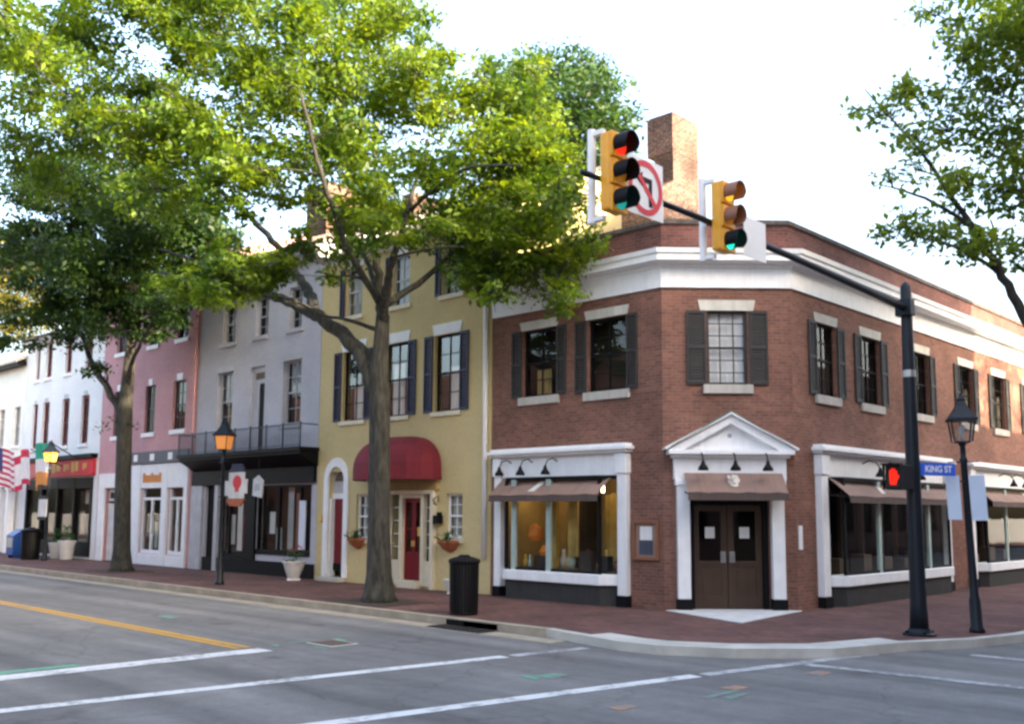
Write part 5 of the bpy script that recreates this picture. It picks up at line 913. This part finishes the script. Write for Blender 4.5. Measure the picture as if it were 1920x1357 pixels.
# ------------------------------------------------------------------ planters
def plant_mesh(parent, c, r, seed, petal=True, h=.35, per=900):
    leaf_mesh('foliage', [(c[0], c[1], c[2] + h * .5, r), (c[0] + .08, c[1] - .05, c[2] + h * .7, r * .7)], 'leaf_pot', parent, seed, per, .10, spray=10, loose=.12)
    if petal: leaf_mesh('flowers', [(c[0], c[1], c[2] + h, r * .8)], 'petal', parent, seed + 1, per * .7, .09, spray=9, loose=.12)
def urn(label, base, s, petal):
    t = thing('flower_urn', label, 'planter', base, 'white flower urns', local=True)
    MB().lathe((0, 0, 0), [(.24 * s, 0), (.24 * s, .05 * s), (.20 * s, .08 * s), (.30 * s, .35 * s), (.37 * s, .58 * s), (.41 * s, .60 * s), (.41 * s, .66 * s), (.35 * s, .66 * s), (.33 * s, .60 * s)], 24).build('pot', 'planter_white', t, smooth=False)
    MB().lathe((0, 0, .56 * s), [(.34 * s, 0), (.34 * s, .03)], 16).build('soil', 'soil', t)
    if petal: plant_mesh(t, (0, 0, .6 * s), .36 * s, int(s * 100), True)
    return t
urn('white tub of red flowers on the pavement outside the black shopfront', (-12.75, -.75, 0), .85, True)
urn('small white urn partly hidden behind the litter bin by the yellow house', (-6.05, -.55, 0), .55, False)
def wall_pot(label, u, z):
    t = thing('wall_planter', label, 'planter', (u, -.02, z), 'terracotta wall planters', local=True); mb = MB(); N = 12
    prof = [(.06, 0), (.20, .08), (.31, .22), (.34, .24), (.34, .30)]
    for j in range(len(prof) - 1):
        for i in range(N):
            q = []
            for (a, k) in ((i, j), (i + 1, j), (i + 1, j + 1), (i, j + 1)):
                th = math.pi * a / N; q.append((-prof[k][0] * 1.15 * math.cos(th), -prof[k][0] * .9 * math.sin(th), prof[k][1]))
            mb.face(q)
    mb.face([(-.39, 0, .30), (.39, 0, .30), (.07, 0, 0), (-.07, 0, 0)]).build('pot', 'terracotta', t, smooth=True)
    leaf_mesh('foliage', [(0, -.15, .34, .28), (.15, -.15, .32, .2), (-.15, -.15, .32, .2)], 'leaf_pot', t, 31, 1500, .08, spray=8, loose=.1); return t
wall_pot('terracotta wall pot of greenery between the cream doorway and the litter bin', -6.72, 1.0); wall_pot('terracotta wall pot of greenery between the tree trunk and the red arched door', -10.62, .98)
# ------------------------------------------------------------------ hanging signs, flags
t = thing('hanging_sign', 'white shaped hanging sign with red emblem under the balcony', 'shop sign', (-12.45, -2.95, 2.6))
F_ = lambda u, n, z: (-12.40 + u * 1.55, -2.95 - n, z)
MB().box(F_, -.26, .26, -.02, .02, 2.36, 3.10).box(F_, -.44, -.26, -.02, .02, 2.44, 2.86).box(F_, .26, .36, -.02, .02, 2.50, 2.9).build('board', 'planter_white', t, bevel=.006)
MB().prism(F_, [(-.26, 3.10), (.28, 3.10), (.22, 3.26), (-.14, 3.28)], -.03, .03).box(F_, -.16, .20, -.03, .03, 3.26, 3.33).build('crest', 'navy', t)
MB().prism(F_, [(.04 + .15 * math.cos(a), 2.82 + .19 * math.sin(a)) for a in [i * math.pi / 6 for i in range(12)]], .021, .028).box(F_, -.02, .10, .021, .03, 2.55, 2.68).build('emblem', 'sign_red', t)
MB().prism(F_, [(-.34, 2.35), (.30, 2.35), (.14, 2.14), (-.20, 2.16)], -.03, .03).build('apron', 'terracotta', t)
MB().box(F_, -.62, -.40, -.012, .012, 2.90, 2.93).box(F_, -.62, -.40, -.012, .012, 2.40, 2.43).build('bracket', 'iron', t)
t = thing('hanging_sign', 'smaller pale hanging sign behind the white sign with red emblem', 'shop sign', (-14.45, -1.0, 2.6))
F_ = lambda u, n, z: (-14.45 + u, -1.0 - n, z)
MB().prism(F_, [(-.30, 2.50), (.22, 2.42), (.28, 2.95), (.0, 3.12), (-.28, 3.0)], -.02, .02).build('board', 'planter_white', t); MB().tube([F_(0, 0, 3.1), F_(0, 0, 3.6)], .012, 6).build('bracket', 'iron', t); MB().box(F_, -.18, .12, .021, .026, 2.65, 2.85).build('emblem', 'grey_trim', t)
t = thing('shop_banner', 'small white banner on the lamp post beside the black bin', 'sign', (-29.2, -1.75, 1.7))
F_ = lambda u, n, z: (-29.25 + u, -1.85 - n, z)
MB().box(F_, -.42, .42, -.015, .015, 1.75, 2.45).build('board', 'planter_white', t); MB().box(F_, -.46, .46, -.02, .02, 2.452, 2.60).box(F_, -.46, .46, -.02, .02, 1.62, 1.748).build('frame', 'black_paint', t)
def flag(label, x, y, z, L, Hh, bands, seed, canton=None, vert=False, group='flags outside the white house', dr=-1):
    t = thing('flag', label, 'flag', (x, 0, z - .7), group)
    tip = Vector((x - .25 * dr, y, z)); root = Vector((x + .1 * dr, -.05, z - .7)); MB().tube([root, tip], .025, 8).build('flagpole', 'iron', t)
    nu, nv = 24, max(13, len(bands))
    mats = sorted({b for b in bands} | ({canton} if canton else set())); mb = MB()
    def P(i, j):
        s, v = i / nu, j / nv
        w = .10 * math.sin(s * 7 + seed) * s + .05 * math.sin(s * 13 + seed * 2)
        return (x - .25 * dr + dr * L * s * .94, y + w + .12 * v, z - Hh * v - .25 * s * s - .06 * math.sin(s * 6 + seed))
    for i in range(nu):
        for j in range(nv):
            k = int((i / nu if vert else j / nv) * len(bands)); m = bands[k]
            if canton and i < nu * .42 and j < nv * .54: m = canton
            mb.face([P(i, j), P(i + 1, j), P(i + 1, j + 1), P(i, j + 1)], mats.index(m))
    return mb.build('cloth', mats, t, smooth=True, recalc=False), t
flag('green white and orange flag hanging beside the glowing lamp', -30.2, -1.5, 4.85, 1.9, 1.75, ['flag_green', 'flag_white', 'flag_orange'], 1.0)
flag('red and white flag between the striped flag and the green white and orange flag', -31.9, -1.6, 4.6, 1.9, 1.5, ['flag_red', 'flag_white', 'flag_white', 'flag_white', 'flag_red'], 2.2)
flag('striped red and white flag with a navy corner near the white columns', -36.0, -1.6, 4.8, 3.0, 1.7, (['flag_red', 'flag_white'] * 7)[:13], 3.1, canton='flag_navy', dr=1)
for lab, x, y, k in (('white tub of greenery outside the dark shopfront, nearer the black bin', -30.6, -.7, .95), ('white tub of greenery outside the dark shopfront, nearer the pink house', -29.5, -.7, 1.1)):
    t = thing('flower_urn', lab, 'planter', (x, y, 0), 'white flower urns', local=True)
    MB().lathe((0, 0, 0), [(.22 * k, 0), (.26 * k, .3 * k), (.31 * k, .62 * k), (.33 * k, .62 * k), (.33 * k, .70 * k), (.29 * k, .70 * k), (.27 * k, .64 * k)], 20).build('pot', 'planter_white', t)
    leaf_mesh('foliage', [(0, 0, .85 * k, .3 * k), (0, 0, 1.15 * k, .22 * k)], 'leaf_pot', t, int(k * 90), 1300, .11, spray=10, loose=.12)
# leave no Empty that parents others marked for the builder only
for o in list(col.objects):
    if 'local' in o: del o['local']
